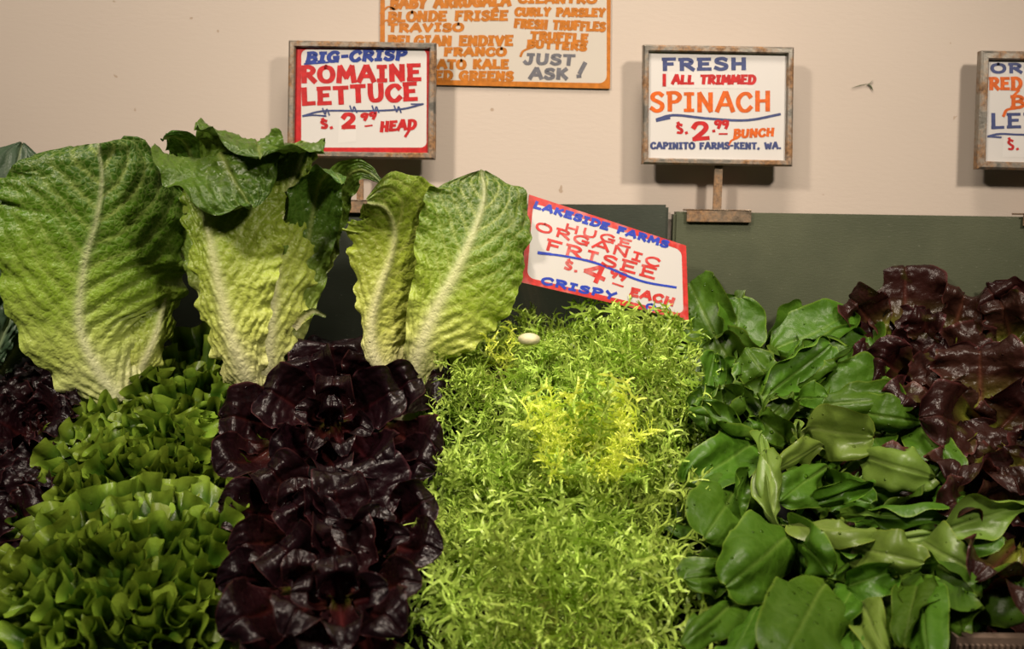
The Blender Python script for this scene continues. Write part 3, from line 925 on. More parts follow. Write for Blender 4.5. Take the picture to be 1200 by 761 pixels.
# left romaine
r1 = thing('romaine_lettuce', 'leftmost upright romaine head, one broad ribbed leaf facing out', 'lettuce', at(118, 462, -0.15), grp)
hero(r1, [(140, 470, -.155), (112, 430, -.170), (93, 380, -.180), (98, 312, -.185), (112, 259, -.186), (119, 210, -.186), (114, 168, -.188)],
     [(0, 22), (.12, 46), (.25, 62), (.45, 92), (.62, 112), (.78, 116), (.88, 108), (.95, 90), (.985, 70), (1, 34)],
     [(0, 22), (.12, 54), (.24, 78), (.33, 100), (.39, 130), (.50, 144), (.62, 136), (.78, 112), (.88, 92), (.95, 70), (.985, 54), (1, 30)],
     M['romaine'], (0.0, 0, 0.05), cupl=-0.75, cupr=-0.66, seed=2.0, **ROM)
K = dict(ROM); K.update(ribh=0.002, ribw=0.005, puff=0.0016)
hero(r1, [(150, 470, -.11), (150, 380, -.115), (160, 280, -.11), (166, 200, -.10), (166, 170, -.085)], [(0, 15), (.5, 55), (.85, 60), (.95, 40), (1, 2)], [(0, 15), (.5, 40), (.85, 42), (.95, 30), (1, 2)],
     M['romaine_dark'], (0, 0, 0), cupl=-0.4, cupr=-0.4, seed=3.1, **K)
hero(r1, [(140, 475, -.14), (168, 425, -.140), (186, 380, -.128), (194, 330, -.115), (192, 290, -.105), (188, 260, -.1)], [(0, 15), (.4, 35), (.8, 50), (1, 3)], [(0, 12), (.3, 22), (.6, 24), (.85, 20), (1, 3)],
     M['romaine'], (0.4, 0, 0), cupl=-0.6, cupr=-0.9, seed=4.4, **K)
hero(r1, [(100, 470, -.11), (90, 380, -.11), (84, 280, -.105), (90, 205, -.095), (100, 172, -.08)], [(0, 15), (.5, 50), (.85, 52), (.95, 36), (1, 2)], [(0, 15), (.5, 40), (.85, 42), (1, 2)],
     M['romaine'], (0, 0, 0), cupl=-0.5, cupr=-0.4, seed=5.7, **K)
hero(r1, [(130, 470, -.13), (128, 400, -.125), (130, 300, -.12), (135, 220, -.11), (140, 178, -.1)], [(0, 15), (.5, 50), (.85, 52), (.95, 36), (1, 2)], [(0, 15), (.5, 50), (.85, 52), (1, 2)],
     M['romaine'], (0, 0, 0), cupl=-0.5, cupr=-0.4, seed=6.2, **K)
# middle romaine
r2 = thing('romaine_lettuce', 'middle romaine head with dark leaf tops folding forward', 'lettuce', at(295, 462, -0.15), grp)
hero(r2, [(300, 470, -.160), (284, 430, -.178), (270, 390, -.185), (257, 335, -.186), (247, 282, -.180), (238, 234, -.170), (236, 205, -.160)],
     [(0, 18), (.15, 28), (.4, 30), (.6, 30), (.8, 30), (.95, 26), (1, 20)], [(0, 15), (.15, 26), (.4, 52), (.6, 78), (.85, 98), (1, 90)],
     M['romaine_pale'], (-0.15, 0, 0), cupl=-0.9, cupr=-0.35, seed=7.0, **dict(ROM, ribw=0.0085, vf=13, bl=0.0040))
hero(r2, [(306, 470, -.156), (312, 420, -.163), (318, 360, -.160), (324, 300, -.154), (332, 242, -.146), (346, 200, -.142), (358, 166, -.140)],
     [(0, 14), (.3, 30), (.6, 32), (.85, 34), (1, 6)], [(0, 16), (.2, 36), (.45, 56), (.65, 56), (.85, 44), (1, 6)],
     M['romaine_pale'], (0.25, 0, 0), cupl=-0.5, cupr=-0.8, seed=8.3, **dict(ROM, ribw=0.008, ruf=0.006, rf=8, jag=0.16))
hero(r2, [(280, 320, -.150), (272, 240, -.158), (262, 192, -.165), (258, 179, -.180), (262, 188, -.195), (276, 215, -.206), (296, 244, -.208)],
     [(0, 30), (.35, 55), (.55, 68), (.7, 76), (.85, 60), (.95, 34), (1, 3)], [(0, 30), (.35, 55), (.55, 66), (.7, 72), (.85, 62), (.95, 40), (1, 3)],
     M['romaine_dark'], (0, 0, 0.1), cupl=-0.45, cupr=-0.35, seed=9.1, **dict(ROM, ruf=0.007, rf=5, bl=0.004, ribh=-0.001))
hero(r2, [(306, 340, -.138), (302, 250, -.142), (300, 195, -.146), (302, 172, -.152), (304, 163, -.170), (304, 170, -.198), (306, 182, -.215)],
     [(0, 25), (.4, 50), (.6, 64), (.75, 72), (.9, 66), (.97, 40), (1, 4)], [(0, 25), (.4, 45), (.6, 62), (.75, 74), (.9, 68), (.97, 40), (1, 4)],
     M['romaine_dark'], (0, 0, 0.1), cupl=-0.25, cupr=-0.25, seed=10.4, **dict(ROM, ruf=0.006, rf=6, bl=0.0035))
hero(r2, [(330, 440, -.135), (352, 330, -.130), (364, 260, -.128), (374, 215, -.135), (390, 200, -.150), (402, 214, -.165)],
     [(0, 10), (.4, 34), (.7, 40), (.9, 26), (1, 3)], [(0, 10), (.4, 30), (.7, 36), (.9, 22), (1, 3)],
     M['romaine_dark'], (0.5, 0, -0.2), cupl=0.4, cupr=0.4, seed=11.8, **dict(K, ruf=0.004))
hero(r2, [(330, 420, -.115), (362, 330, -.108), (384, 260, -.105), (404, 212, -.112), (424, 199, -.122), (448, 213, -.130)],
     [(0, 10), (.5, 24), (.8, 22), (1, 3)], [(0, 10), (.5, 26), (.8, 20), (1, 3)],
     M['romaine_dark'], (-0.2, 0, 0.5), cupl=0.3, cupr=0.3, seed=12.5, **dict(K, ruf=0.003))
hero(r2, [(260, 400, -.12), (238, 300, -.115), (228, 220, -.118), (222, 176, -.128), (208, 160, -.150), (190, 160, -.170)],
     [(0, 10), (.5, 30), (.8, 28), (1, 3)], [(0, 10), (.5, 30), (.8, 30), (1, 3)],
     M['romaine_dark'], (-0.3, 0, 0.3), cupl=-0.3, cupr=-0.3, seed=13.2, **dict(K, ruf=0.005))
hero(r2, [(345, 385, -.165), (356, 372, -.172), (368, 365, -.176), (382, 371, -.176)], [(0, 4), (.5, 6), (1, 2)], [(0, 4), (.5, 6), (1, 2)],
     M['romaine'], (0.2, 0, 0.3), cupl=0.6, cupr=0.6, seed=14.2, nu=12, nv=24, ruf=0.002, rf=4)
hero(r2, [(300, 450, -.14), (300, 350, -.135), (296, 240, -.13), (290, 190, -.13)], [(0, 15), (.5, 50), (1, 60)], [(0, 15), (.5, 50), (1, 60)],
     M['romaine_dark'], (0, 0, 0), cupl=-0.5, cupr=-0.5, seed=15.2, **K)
# right romaine
r3 = thing('romaine_lettuce', 'romaine head leaning beside the tilted card, two leaves spread in a vee', 'lettuce', at(475, 452, -0.15), grp)
hero(r3, [(462, 455, -.150), (440, 425, -.166), (434, 385, -.170), (443, 341, -.168), (457, 300, -.164), (461, 268, -.166), (450, 243, -.182), (428, 236, -.196)],
     [(0, 8), (.2, 6), (.4, 16), (.55, 40), (.7, 62), (.85, 58), (.95, 34), (1, 3)], [(0, 24), (.15, 56), (.35, 78), (.55, 98), (.70, 104), (.82, 78), (.92, 44), (1, 3)],
     M['romaine_pale'], (0.40, 0, -0.05), cupl=-1.3, cupr=-0.5, seed=16.0, **dict(ROM, vf=9, puff=0.0018, ruf=0.005, ribw=0.007))
hero(r3, [(480, 455, -.150), (494, 405, -.166), (512, 360, -.168), (531, 326, -.166), (548, 289, -.160), (561, 256, -.150), (567, 228, -.140), (564, 201, -.128)],
     [(0, 12), (.2, 20), (.4, 38), (.6, 60), (.75, 70), (.87, 68), (.95, 48), (1, 5)], [(0, 14), (.15, 36), (.32, 68), (.5, 82), (.7, 74), (.85, 62), (.95, 42), (1, 5)],
     M['romaine'], (-0.05, 0, 0.1), cupl=0.25, cupr=-0.55, seed=17.5, **dict(ROM, ribw=0.0085, ribh=0.004, puff=0.003))
hero(r3, [(500, 455, -.135), (545, 400, -.130), (575, 330, -.120), (588, 250, -.105), (578, 210, -.095)], [(0, 10), (.5, 40), (.85, 42), (1, 3)], [(0, 10), (.5, 32), (.85, 30), (1, 3)],
     M['romaine_dark'], (0.2, 0, 0), cupl=-0.4, cupr=-0.7, seed=18.5, **K)
hero(r3, [(475, 455, -.135), (482, 400, -.135), (495, 330, -.13), (505, 270, -.125), (508, 240, -.12)], [(0, 10), (.5, 35), (.85, 35), (1, 3)], [(0, 10), (.5, 35), (.85, 35), (1, 3)],
     M['romaine'], (0.1, 0, 0), cupl=-0.4, cupr=-0.4, seed=19.5, **K)
def stump(root, px, py, Y, r):
    c = at(px, py, Y)
    zb_ = bed_z(Y) + 0.001
    V, Fc = [], []
    hs_ = [(zb_, 0.55), (zb_ + 0.004, 0.95), (c.z - 0.3*(c.z-zb_), 1.0), (c.z + 0.004, 1.0), (c.z + 0.012, 0.7)]
    for z, k in hs_:
        for i in range(20):
            a = 2*PI*i/20
            q = r*k*(1 + 0.06*math.sin(3*a + z*90))
            V.append((c.x + q*math.cos(a), c.y + q*math.sin(a)*0.9, z))
    for j in range(len(hs_)-1):
        for i in range(20):
            Fc.append((20*j+i, 20*j+(i+1) % 20, 20*j+20+(i+1) % 20, 20*j+20+i))
    Fc += [tuple(range(20))[::-1], tuple(range(80, 100))]
    o = mesh_obj('stump', V, Fc, M['root'], root, True, None, root.location)
    o['label'] = 'pale cut stem base'
stump(r1, 128, 482, -0.135, 0.022)
stump(r2, 302, 482, -0.138, 0.020)
stump(r3, 472, 468, -0.135, 0.020)
# collards at the left edge
r4 = thing('collard_bunch', 'blue green collard leaves at the left edge beside the romaine', 'greens', at(-15, 440, -0.14))
CO = dict(nu=36, nv=60, ribw=0.003, ribh=-0.002, vf=7, vk=0.35, puff=0.0025, bl=0.001, ruf=0.004, rf=7, rp=4, jag=0.1)
hero(r4, [(-25, 420, -.13), (-12, 330, -.128), (4, 260, -.120), (18, 205, -.108), (26, 167, -.095)], [(0, 5), (.3, 20), (.6, 44), (.8, 46), (.92, 30), (1, 3)], [(0, 5), (.3, 20), (.6, 42), (.8, 42), (.92, 30), (1, 3)], M['collard'], (0, 0, 0.2), cupl=0.3, cupr=0.3, seed=20.1, **CO)
hero(r4, [(-25, 440, -.16), (-8, 370, -.165), (6, 320, -.158), (14, 280, -.15), (16, 246, -.14)], [(0, 5), (.4, 18), (.8, 20), (1, 2)], [(0, 5), (.4, 14), (.8, 12), (1, 2)], M['collard'], (0, 0, 0), cupl=-0.3, cupr=-0.3, seed=21.1, **CO)
hero(r4, [(-20, 450, -.17), (0, 400, -.175), (14, 366, -.17), (20, 330, -.165)], [(0, 5), (.4, 20), (.8, 22), (1, 2)], [(0, 5), (.4, 14), (.8, 12), (1, 2)], M['collard'], (0, 0, 0), cupl=0.3, cupr=-0.3, seed=22.1, **CO)
hero(r4, [(0, 440, -.15), (22, 405, -.155), (36, 384, -.152), (44, 366, -.145)], [(0, 5), (.4, 18), (.8, 18), (1, 2)], [(0, 5), (.4, 14), (.8, 12), (1, 2)], M['collard'], (0.3, 0, 0), cupl=0.3, cupr=-0.3, seed=23.1, **CO)

# ------------------------------------------------------------------ leaf heads grown around a heart
def golden(n):
    return [i*2.399963 for i in range(n)]
def rosette(root, meshes, n, axis, t0, t1, s0, s1, off=0.02, jit=0.18, seed=1, power=0.7, tilt=0.0, squash=None):
    """n leaves from the heart outwards: t0..t1 = lean from the axis, s0..s1 = size."""
    rg = random.Random(seed)
    ax = Vector(axis).normalized()
    ex = ax.orthogonal().normalized()
    ey = ax.cross(ex)
    for i in range(n):
        k = ((i+0.5)/n)**power
        ph = i*2.399963 + rg.uniform(-0.3, 0.3)
        th = t0 + (t1-t0)*k + rg.uniform(-jit, jit)
        rad = ex*math.cos(ph) + ey*math.sin(ph)
        d = rad*math.sin(th) + ax*math.cos(th)
        nn = -rad*math.cos(th) + ax*math.sin(th)
        nn = nn + (ex*rg.uniform(-1, 1) + ey*rg.uniform(-1, 1))*tilt
        me = meshes[rg.randrange(len(meshes))] if not callable(meshes) else meshes(k, rg)
        leaf_at(me, root, rad*off*k + ax*(-0.005*k), d, nn, s0 + (s1-s0)*k*rg.uniform(0.85, 1.1))

def head_root(name, label, cat, px, py, Y, axis, depth, group):
    c = at(px, py, Y)
    b = c - Vector(axis).normalized()*depth
    return thing(name, label, cat, b, group)

# green leaf lettuce
GM = [data_of('green_leaf', fan_grid(0.082, 1.15 + 0.2*(i % 3), 28, 220, 0.0098, 7 + i % 3, 0.0012, 1.0, bend=0.05 + 0.35*(i % 3), seed=3.3*i + 1), M['green_leaf']) for i in range(7)]
gg = 'heads of curly green leaf lettuce'
for px, py, Y, ax, n, sc, lab, sd in (
        (212, 452, -0.160, (0.0, -0.55, 0.85), 64, 1.0, 'curly green lettuce head touching the bases of the romaine', 1),
        (154, 545, -0.255, (0.0, -0.62, 0.80), 80, 1.1, 'curly green lettuce head in the middle of its row, against dark red leaves', 2),
        (115, 690, -0.40, (-0.05, -0.68, 0.75), 84, 1.2, 'curly green lettuce head nearest the camera in its row', 3)):
    h = head_root('green_leaf_lettuce', lab, 'lettuce', px, py, Y, ax, 0.068*sc, gg)
    rosette(h, GM, n, ax, 0.0, 1.25, 0.85*sc, 1.0*sc, 0.062, 0.5, sd, 0.55, 1.4)

# dark red lettuce
def red_leaf(seed, L=0.110, Wd=0.058, cup=0.55, bendt=0.25, **kw):
    rib = [(0, 0, 0), (0, L*0.30, -0.16*L), (0, L*0.66, -0.13*L), (0, L*0.88, -0.10*L - 0.3*bendt*L), (0, L*0.97, -0.10*L - 0.9*bendt*L)]
    p = dict(nu=36, nv=44, ribw=0.004, ribh=-0.0015, vf=6, vk=0.45, puff=0.0010, bl=0.0030, bs=130, ruf=0.0050, rf=2.2, rp=3.2, jag=0.05, seed=seed, wave=0.010)
    p.update(kw)
    w = [(0, 0.010), (.22, Wd*0.55), (.45, Wd*0.92), (.62, Wd), (.76, Wd*0.93), (.86, Wd*0.74), (.94, Wd*0.46), (1, 0.005)]
    return leaf_grid([Vector(q) for q in rib], (0, 0, 1), w, w, [(0, cup), (.55, cup), (1, cup*0.25)], [(0, cup), (.55, cup), (1, cup*0.25)], **p)
RM = [data_of('red_leaf', red_leaf(2.7*i + 1, cup=(1.5, 1.2, 1.3, 0.9, 0.8, 1.1)[i], bendt=(0.1, 0.2, 0.3, 0.4, 0.45, 0.3)[i], Wd=(0.058, 0.062, 0.058, 0.064, 0.068, 0.062)[i]), M['red_dark']) for i in range(6)]
pickr = lambda k, rg: RM[rg.choice((0, 1, 2)) if k < 0.45 else rg.choice((1, 3, 4, 5))]
gr = 'heads of dark red lettuce'
for px, py, Y, ax, n, sc, lab, sd, dep in (
        (392, 490, -0.205, (0.02, -0.80, 0.60), 14, 0.95, 'near black red lettuce head rosette below the middle romaine', 11, 0.105),
        (385, 610, -0.315, (-0.05, -0.75, 0.66), 14, 0.95, 'near black red lettuce head with red ribs between green lettuce and frisee', 12, 0.110),
        (385, 735, -0.42, (0.0, -0.78, 0.62), 14, 0.95, 'near black red lettuce head at the bottom of the photo beside the frisee', 13, 0.110)):
    h = head_root('red_lettuce', lab, 'lettuce', px, py, Y, ax, dep, gr)
    rosette(h, pickr, n, ax, 0.70, 1.35, 0.75*sc, 0.95*sc, 0.050, 0.12, sd, 0.75, 0.25)


def rleaf(root, b, tip, w, dy=0.0, bulge=0.0, roll=0.0, cup=0.7, flare=0.012, bo=0.045, to=-0.012, mat='red_dark', up=0.2, ruf=0.0022, wave=0.006, jag=0.025):
    """one rounded lettuce leaf, inner face to the front, its rim turned outwards."""
    rg = random.Random(int(b[0]*5 + tip[1]*11 + w))
    yb, yt = ysurf(b[1]) + dy + bo, ysurf(tip[1]) + dy + to
    B, T = at(*b, yb), at(*tip, yt)
    d = (T-B).normalized()
    n = CAMD((B+T)/2) + Vector((0, 0, up))
    n = (n - d*n.dot(d)).normalized()
    n = Matrix.Rotation(math.radians(roll), 3, d) @ n
    L = (T-B).length
    rib = [B, B + (T-B)*0.33 - n*0.20*L + n*bulge, B + (T-B)*0.70 - n*0.12*L + n*bulge, B + (T-B)*0.92 + n*bulge*0.6, T - n*flare]
    wd = w*0.5*mpp((yb+yt)/2)
    ws = [(0, 0.008), (.2, wd*0.55), (.42, wd*0.92), (.60, wd), (.72, wd*0.95), (.82, wd*0.80), (.90, wd*0.58), (.96, wd*0.36), (1, 0.003)]
    cup = cup*1.25 + 0.15
    cs = [(0, cup), (.55, cup), (.82, cup*0.65), (1, cup*0.25)]
    g = leaf_grid(rib, n, ws, ws, cs, cs, nu=52, nv=60, ribw=0.0030, ribh=-0.001, vf=6, vk=0.4, puff=0.0006, bl=0.0018, bs=130, ruf=ruf, rf=2.0, rp=3.0, jag=jag,
                  seed=rg.uniform(0, 50), wave=wave)
    return mesh_obj('leaf', g[0], g[1], M[mat], root, True, g[2], root.location)
RHEADS = [o for o in COL.objects if o.name.startswith('red_lettuce') and o.type == 'EMPTY']
for a in [
    ((388, 470), (390, 400), 92, .015, .006, 0, .5),
    ((420, 470), (436, 418), 56, .012, .004, 0, .5),
    ((380, 478), (362, 418), 66, .004, .004, -10, .8),
    ((376, 492), (312, 455), 74, .002, .006, 0, .6),
    ((340, 500), (264, 488), 74, .012, .010, 0, .2),
    ((380, 505), (328, 530), 56, -.004, .004, 0, .6),
    ((320, 525), (262, 545), 66, .010, .006, 10, .7),
    ((402, 490), (462, 458), 74, -.002, .006, 0, .8),
    ((430, 480), (484, 444), 62, .006, .004, 0, .7),
    ((440, 460), (520, 438), 72, .022, .010, -10, .2),
    ((405, 505), (444, 546), 74, -.008, .008, 0, .5),
    ((385, 515), (392, 552), 60, .002, .004, 0, .6),
    ((450, 500), (508, 522), 62, .012, .006, 0, .3),
    ((440, 530), (500, 545), 64, .006, .006, 0, .5),
    ((389, 490), (391, 448), 58, -.004, .000, 0, 1.1),
    ((384, 497), (358, 482), 40, -.008, .000, 0, 1.0),
    ((396, 500), (424, 500), 42, -.010, .000, 0, 1.0),
    ((388, 500), (388, 476), 34, -.016, .000, 0, 1.0),
    ((392, 500), (400, 520), 40, -.016, .000, 0, .8),
    ((384, 500), (370, 512), 40, -.014, .000, 0, .8),
]:
    rleaf(RHEADS[0], a[0], a[1], a[2]*1.22, a[3] - 0.03, a[4], a[5], a[6])
for a in [
    ((440, 630), (412, 548), 110, -.004, .008, 10, .5),
    ((405, 640), (392, 570), 76, -.002, .006, 0, .7),
    ((360, 600), (316, 548), 66, -.002, .004, 0, .9),
    ((345, 610), (262, 590), 64, .008, .006, 0, .5),
    ((350, 625), (280, 640), 60, .006, .006, 0, .5),
    ((450, 620), (500, 585), 60, .006, .004, 0, .4),
    ((455, 640), (505, 640), 66, .012, .004, 0, .4),
    ((375, 640), (345, 590), 60, .000, .004, 0, .8),
    ((432, 642), (442, 604), 52, -.014, .000, 0, 1.0),
    ((425, 640), (404, 622), 46, -.014, .000, 0, 1.0),
    ((440, 642), (464, 628), 46, -.012, .000, 0, .9),
    ((350, 606), (348, 572), 50, -.012, .000, 0, 1.0),
    ((362, 612), (384, 604), 50, -.008, .000, 0, .9),
]:
    rleaf(RHEADS[1], a[0], a[1], a[2]*1.22, a[3] - 0.03, a[4], a[5], a[6])
for a in [
    ((412, 705), (394, 612), 84, -.002, .006, 10, .9),
    ((372, 690), (330, 640), 80, .004, .006, 0, .7),
    ((345, 698), (270, 732), 80, -.004, .010, 0, .3),
    ((372, 690), (340, 728), 66, -.010, .010, 0, .2),
    ((410, 700), (462, 730), 72, -.006, .010, 0, .3),
    ((390, 705), (378, 772), 84, -.004, .008, 0, .4),
    ((425, 690), (480, 680), 60, .008, .004, 0, .5),
    ((340, 670), (268, 680), 64, .006, .006, 0, .4),
    ((420, 720), (440, 785), 70, .006, .006, 0, .4),
    ((330, 730), (300, 785), 70, .006, .006, 0, .4),
    ((400, 708), (394, 664), 66, -.016, .000, 0, 1.1),
    ((388, 708), (358, 694), 54, -.018, .000, 0, .9),
    ((410, 708), (438, 690), 54, -.018, .000, 0, .9),
    ((398, 706), (404, 742), 62, -.022, .004, 0, .7),
    ((352, 690), (350, 660), 50, -.012, .000, 0, .9),
]:
    rleaf(RHEADS[2], a[0], a[1], a[2]*1.22, a[3] - 0.03, a[4], a[5], a[6])

# red lettuce at the left edge
RC = [data_of('red_leaf', red_leaf(5.1*i + 2, L=0.095, Wd=0.042, cup=0.5, bendt=0.35, ruf=0.009, rf=5, bl=0.004, jag=0.12), M['red_dark']) for i in range(4)]
gl = 'dark red lettuces at the left edge'
for px, py, Y, ax, n, sc, lab, sd in (
        (25, 468, -0.20, (0.0, -0.65, 0.76), 40, 0.95, 'ruffled dark red lettuce head under the collards at the left edge', 21),
        (-30, 600, -0.31, (0.1, -0.7, 0.7), 34, 0.95, 'dark red lettuce head mostly out of frame beside the middle green lettuce', 22)):
    h = head_root('red_lettuce', lab, 'lettuce', px, py, Y, ax, 0.07, gl)
    rosette(h, RC, n, ax, 0.15, 1.6, 0.7*sc, 1.0*sc, 0.02, 0.2, sd, 0.75, 0.35)

# red leaf lettuce on the right
RB = [data_of('red_leaf', red_leaf(4.3*i + 3, L=0.105, Wd=0.055, cup=0.9, bendt=0.4, ruf=0.008, rf=3.5, bl=0.0050, bs=80, jag=0.12, wave=0.012), M['red_brown']) for i in range(6)]
gb = 'red leaf lettuces on the right'
for px, py, Y, ax, n, sc, lab, sd in (
        (1075, 405, -0.125, (-0.05, -0.62, 0.78), 24, 1.12, 'brownish red leaf lettuce against the green board behind the spinach', 31),
        (1195, 424, -0.13, (0.05, -0.62, 0.78), 24, 1.1, 'brownish red leaf lettuce against the green board at the edge of the photo', 32),
        (1165, 500, -0.21, (0.0, -0.72, 0.68), 24, 1.1, 'brownish red leaf lettuce in the middle of the right-hand pile', 33),
        (1205, 600, -0.30, (0.0, -0.75, 0.66), 24, 1.1, 'brownish red leaf lettuce lowest in its pile beside the spinach', 34)):
    h = head_root('red_leaf_lettuce', lab, 'lettuce', px, py, Y, ax, 0.085, gb)
    rosette(h, RB, n, ax, 0.1, 1.25, 0.65*sc, 1.0*sc, 0.035, 0.2, sd, 0.72, 0.4)

BHEADS = [o for o in COL.objects if o.name.startswith('red_leaf_lettuce') and o.type == 'EMPTY']
for k, a in [
    (0, ((1063, 400), (1060, 310), 92, .010, .010, 8, .2)),
    (0, ((1040, 400), (1000, 352), 60, .010, .006, 0, .4)),
    (0, ((1112, 408), (1131, 342), 58, -.004, .006, 0, .8)),
    (0, ((1079, 446), (1024, 418), 64, .002, .008, 0, .4)),
    (0, ((1082, 420), (1086, 368), 46, -.004, .004, 0, .8)),
    (0, ((1090, 440), (1060, 470), 60, .000, .004, 0, .5)),
    (1, ((1188, 408), (1174, 356), 62, -.004, .006, 0, .8)),
    (1, ((1183, 385), (1160, 340), 70, .012, .006, 0, .4)),
    (1, ((1200, 410), (1215, 350), 70, .004, .006, 0, .6)),
    (2, ((1150, 500), (1090, 488), 90, -.006, .010, 0, .6)),
    (2, ((1150, 485), (1148, 408), 96, -.004, .012, 0, .3)),
    (2, ((1165, 510), (1205, 468), 72, -.008, .006, 0, .9)),
    (2, ((1145, 515), (1122, 556), 72, -.010, .006, 0, .5)),
    (2, ((1170, 525), (1192, 566), 72, -.010, .006, 0, .6)),
    (3, ((1170, 580), (1112, 592), 70, -.006, .006, 0, .6)),
    (3, ((1190, 600), (1180, 560), 66, -.006, .006, 0, .8)),
    (3, ((1190, 640), (1150, 668), 76, -.006, .008, 0, .4)),
    (3, ((1205, 640), (1205, 705), 76, -.006, .008, 0, .4)),
]:
    rleaf(BHEADS[k], a[0], a[1], a[2]*1.1, a[3] - 0.02, a[4], a[5], a[6], mat='red_brown', ruf=0.0065, wave=0.018, jag=0.06)

# frisee
rgf = random.Random(5)
FM = [data_of('frond', frond_grid(0.105, rgf, 11, 0.034, 0.00155, 0.5 + 0.3*(i % 3)), M['frisee']) for i in range(5)]
FD = [data_of('frond', frond_grid(0.105, rgf, 13, 0.034, 0.0015, 0.9), M['frisee_dark']) for i in range(3)]
FH = [data_of('frond', frond_grid(0.100, rgf, 12, 0.026, 0.0016, 0.4), M['frisee_heart']) for i in range(3)]
gf = 'frisee heads'
def frisee(px, py, Y, ax, sc, lab, seed, heart=0.30, dark=0.75, n=96, t1=1.7, crown=0):
    h = head_root('frisee_head', lab, 'frisee', px, py, Y, ax, 0.062*sc, gf)
    def pick(k, rg):
        if k < heart:
            return rg.choice(FH)
        if k > dark:
            return rg.choice(FD if rg.random() < 0.6 else FM)
        return rg.choice(FM)
    if crown:
        rg = random.Random(seed)
        a = Vector(ax).normalized()
        e1 = a.orthogonal().normalized()
        e2 = a.cross(e1)
        for i in range(crown):
            ph, r = i*2.399963, 0.036*sc*math.sqrt((i+0.5)/crown)
            rad = e1*math.cos(ph) + e2*math.sin(ph)
            leaf_at(rg.choice(FH if i % 4 else FM), h, a*0.025*sc + rad*r*0.5, a*1.0 + rad*(0.03 + 6.5*r), -rad + a*0.4 + e1*rg.uniform(-.6, .6), 0.86*sc*rg.uniform(0.9, 1.1), 'frond')
    rosette(h, pick, n, ax, 0.0, t1, 0.95*sc, 1.05*sc, 0.03, 0.22, seed, 0.6, 0.9)
    return h
f1 = frisee(590, 408, -0.150, (-0.05, -0.50, 0.86), 0.80, 'small frisee head with pale cut root showing, beside the romaine', 41, 0.10, 0.6, 90)
frisee(735, 420, -0.175, (0.05, -0.62, 0.78), 0.95, 'frisee head right in front of the tilted card', 42, 0.0, 0.35)
frisee(686, 535, -0.265, (0.02, -0.58, 0.81), 1.15, 'large frisee head with bright yellow heart', 43, 0.06, 0.9, 90, crown=22)
frisee(600, 590, -0.300, (-0.1, -0.66, 0.75), 1.0, 'frisee head bulging towards the dark red lettuce', 44, 0.0, 0.9)
frisee(655, 725, -0.42, (0.0, -0.75, 0.66), 1.12, 'frisee head nearest the camera', 45, 0.0, 0.8)
# pale cut root end
V, Fc = [], []
c = at(620, 398, -0.190)
for j in range(9):
    a = PI*j/8
    for i in range(20):
        b = 2*PI*i/20
        V.append((c.x + 0.011*math.sin(a)*math.cos(b)*(1+0.1*math.sin(3*b)), c.y + 0.009*math.sin(a)*math.sin(b), c.z + 0.0065*math.cos(a)))
for j in range(8):
    for i in range(20):
        Fc.append((20*j+i, 20*j+(i+1) % 20, 20*j+20+(i+1) % 20, 20*j+20+i))
o = mesh_obj('root_end', V, Fc, M['root'], f1, True, None, f1.location)
o['label'] = 'pale cut root end'

# ------------------------------------------------------------------ spinach, leaf by leaf
OV = [(0, .08), (.07, .46), (.18, .84), (.36, 1.0), (.60, .99), (.78, .90), (.89, .73), (.95, .55), (.985, .34), (1, .12)]
def spin(root, b, tip, w, dy=0.0, bulge=0.012, roll=0.0, lift=0.012, cup=0.25, pale=0, bo=0.025, to=0.0, twist=0.0, seed=None):
    """one spinach leaf: base and tip pixels, full width in pixels, roll about its length in degrees from facing the camera."""
    rg = random.Random(int(b[0]*7 + tip[1]*13 + w))
    yb, yt = ysurf(b[1]) + dy + bo, ysurf(tip[1]) + dy + to
    m = ((b[0]+tip[0])/2, (b[1]+tip[1])/2)
    ym = (yb + yt)/2 - bulge
    B, Mm, T = at(*b, yb), at(*m, ym), at(*tip, yt)
    d = (T-B).normalized()
    st = (root.location - B)
    st = st.normalized()*min(0.035, st.length)
    n = CAMD(Mm) + Vector((0, 0, 0.25))
    n = (n - d*n.dot(d)).normalized()
    n = Matrix.Rotation(math.radians(roll), 3, d) @ n
    L = (T-B).length
    wd = w*0.5*mpp(ym)
    f0 = 0.0
    pl = ((B - d*0.015 + st*0.6) - B).length
    f0 = pl/(pl + L*1.03)
    ws = [(0, 0.0020), (f0*0.93, 0.0020)] + [(f0 + (1-f0)*a, max(0.0015, c*wd)) for a, c in OV]
    rib = [B - d*0.015 + st*0.6, B, Mm, T]
    kw = dict(nu=30, nv=44, ribw=0.0016, ribh=-0.0010, vf=4.5, vk=0.38, puff=0.0004, bl=0.0026, bs=34, ruf=0.0040, rf=1.6, rp=2.6, jag=0.03,
              seed=seed or rg.uniform(0, 50), wave=0.018, twist=twist + rg.uniform(-0.5, 0.5))
    g = leaf_grid(rib, n, ws, ws, cup, cup, **kw)
    return mesh_obj('leaf', g[0], g[1], M['spinach_pale' if pale else 'spinach'], root, True, g[2], root.location)
gs = 'spinach bunches'
s1 = thing('spinach_bunch', 'upright spinach bunch against the green board beside the tilted card', 'spinach', at(900, 500, -0.16) + Vector((0, 0.02, -0.03)), gs)
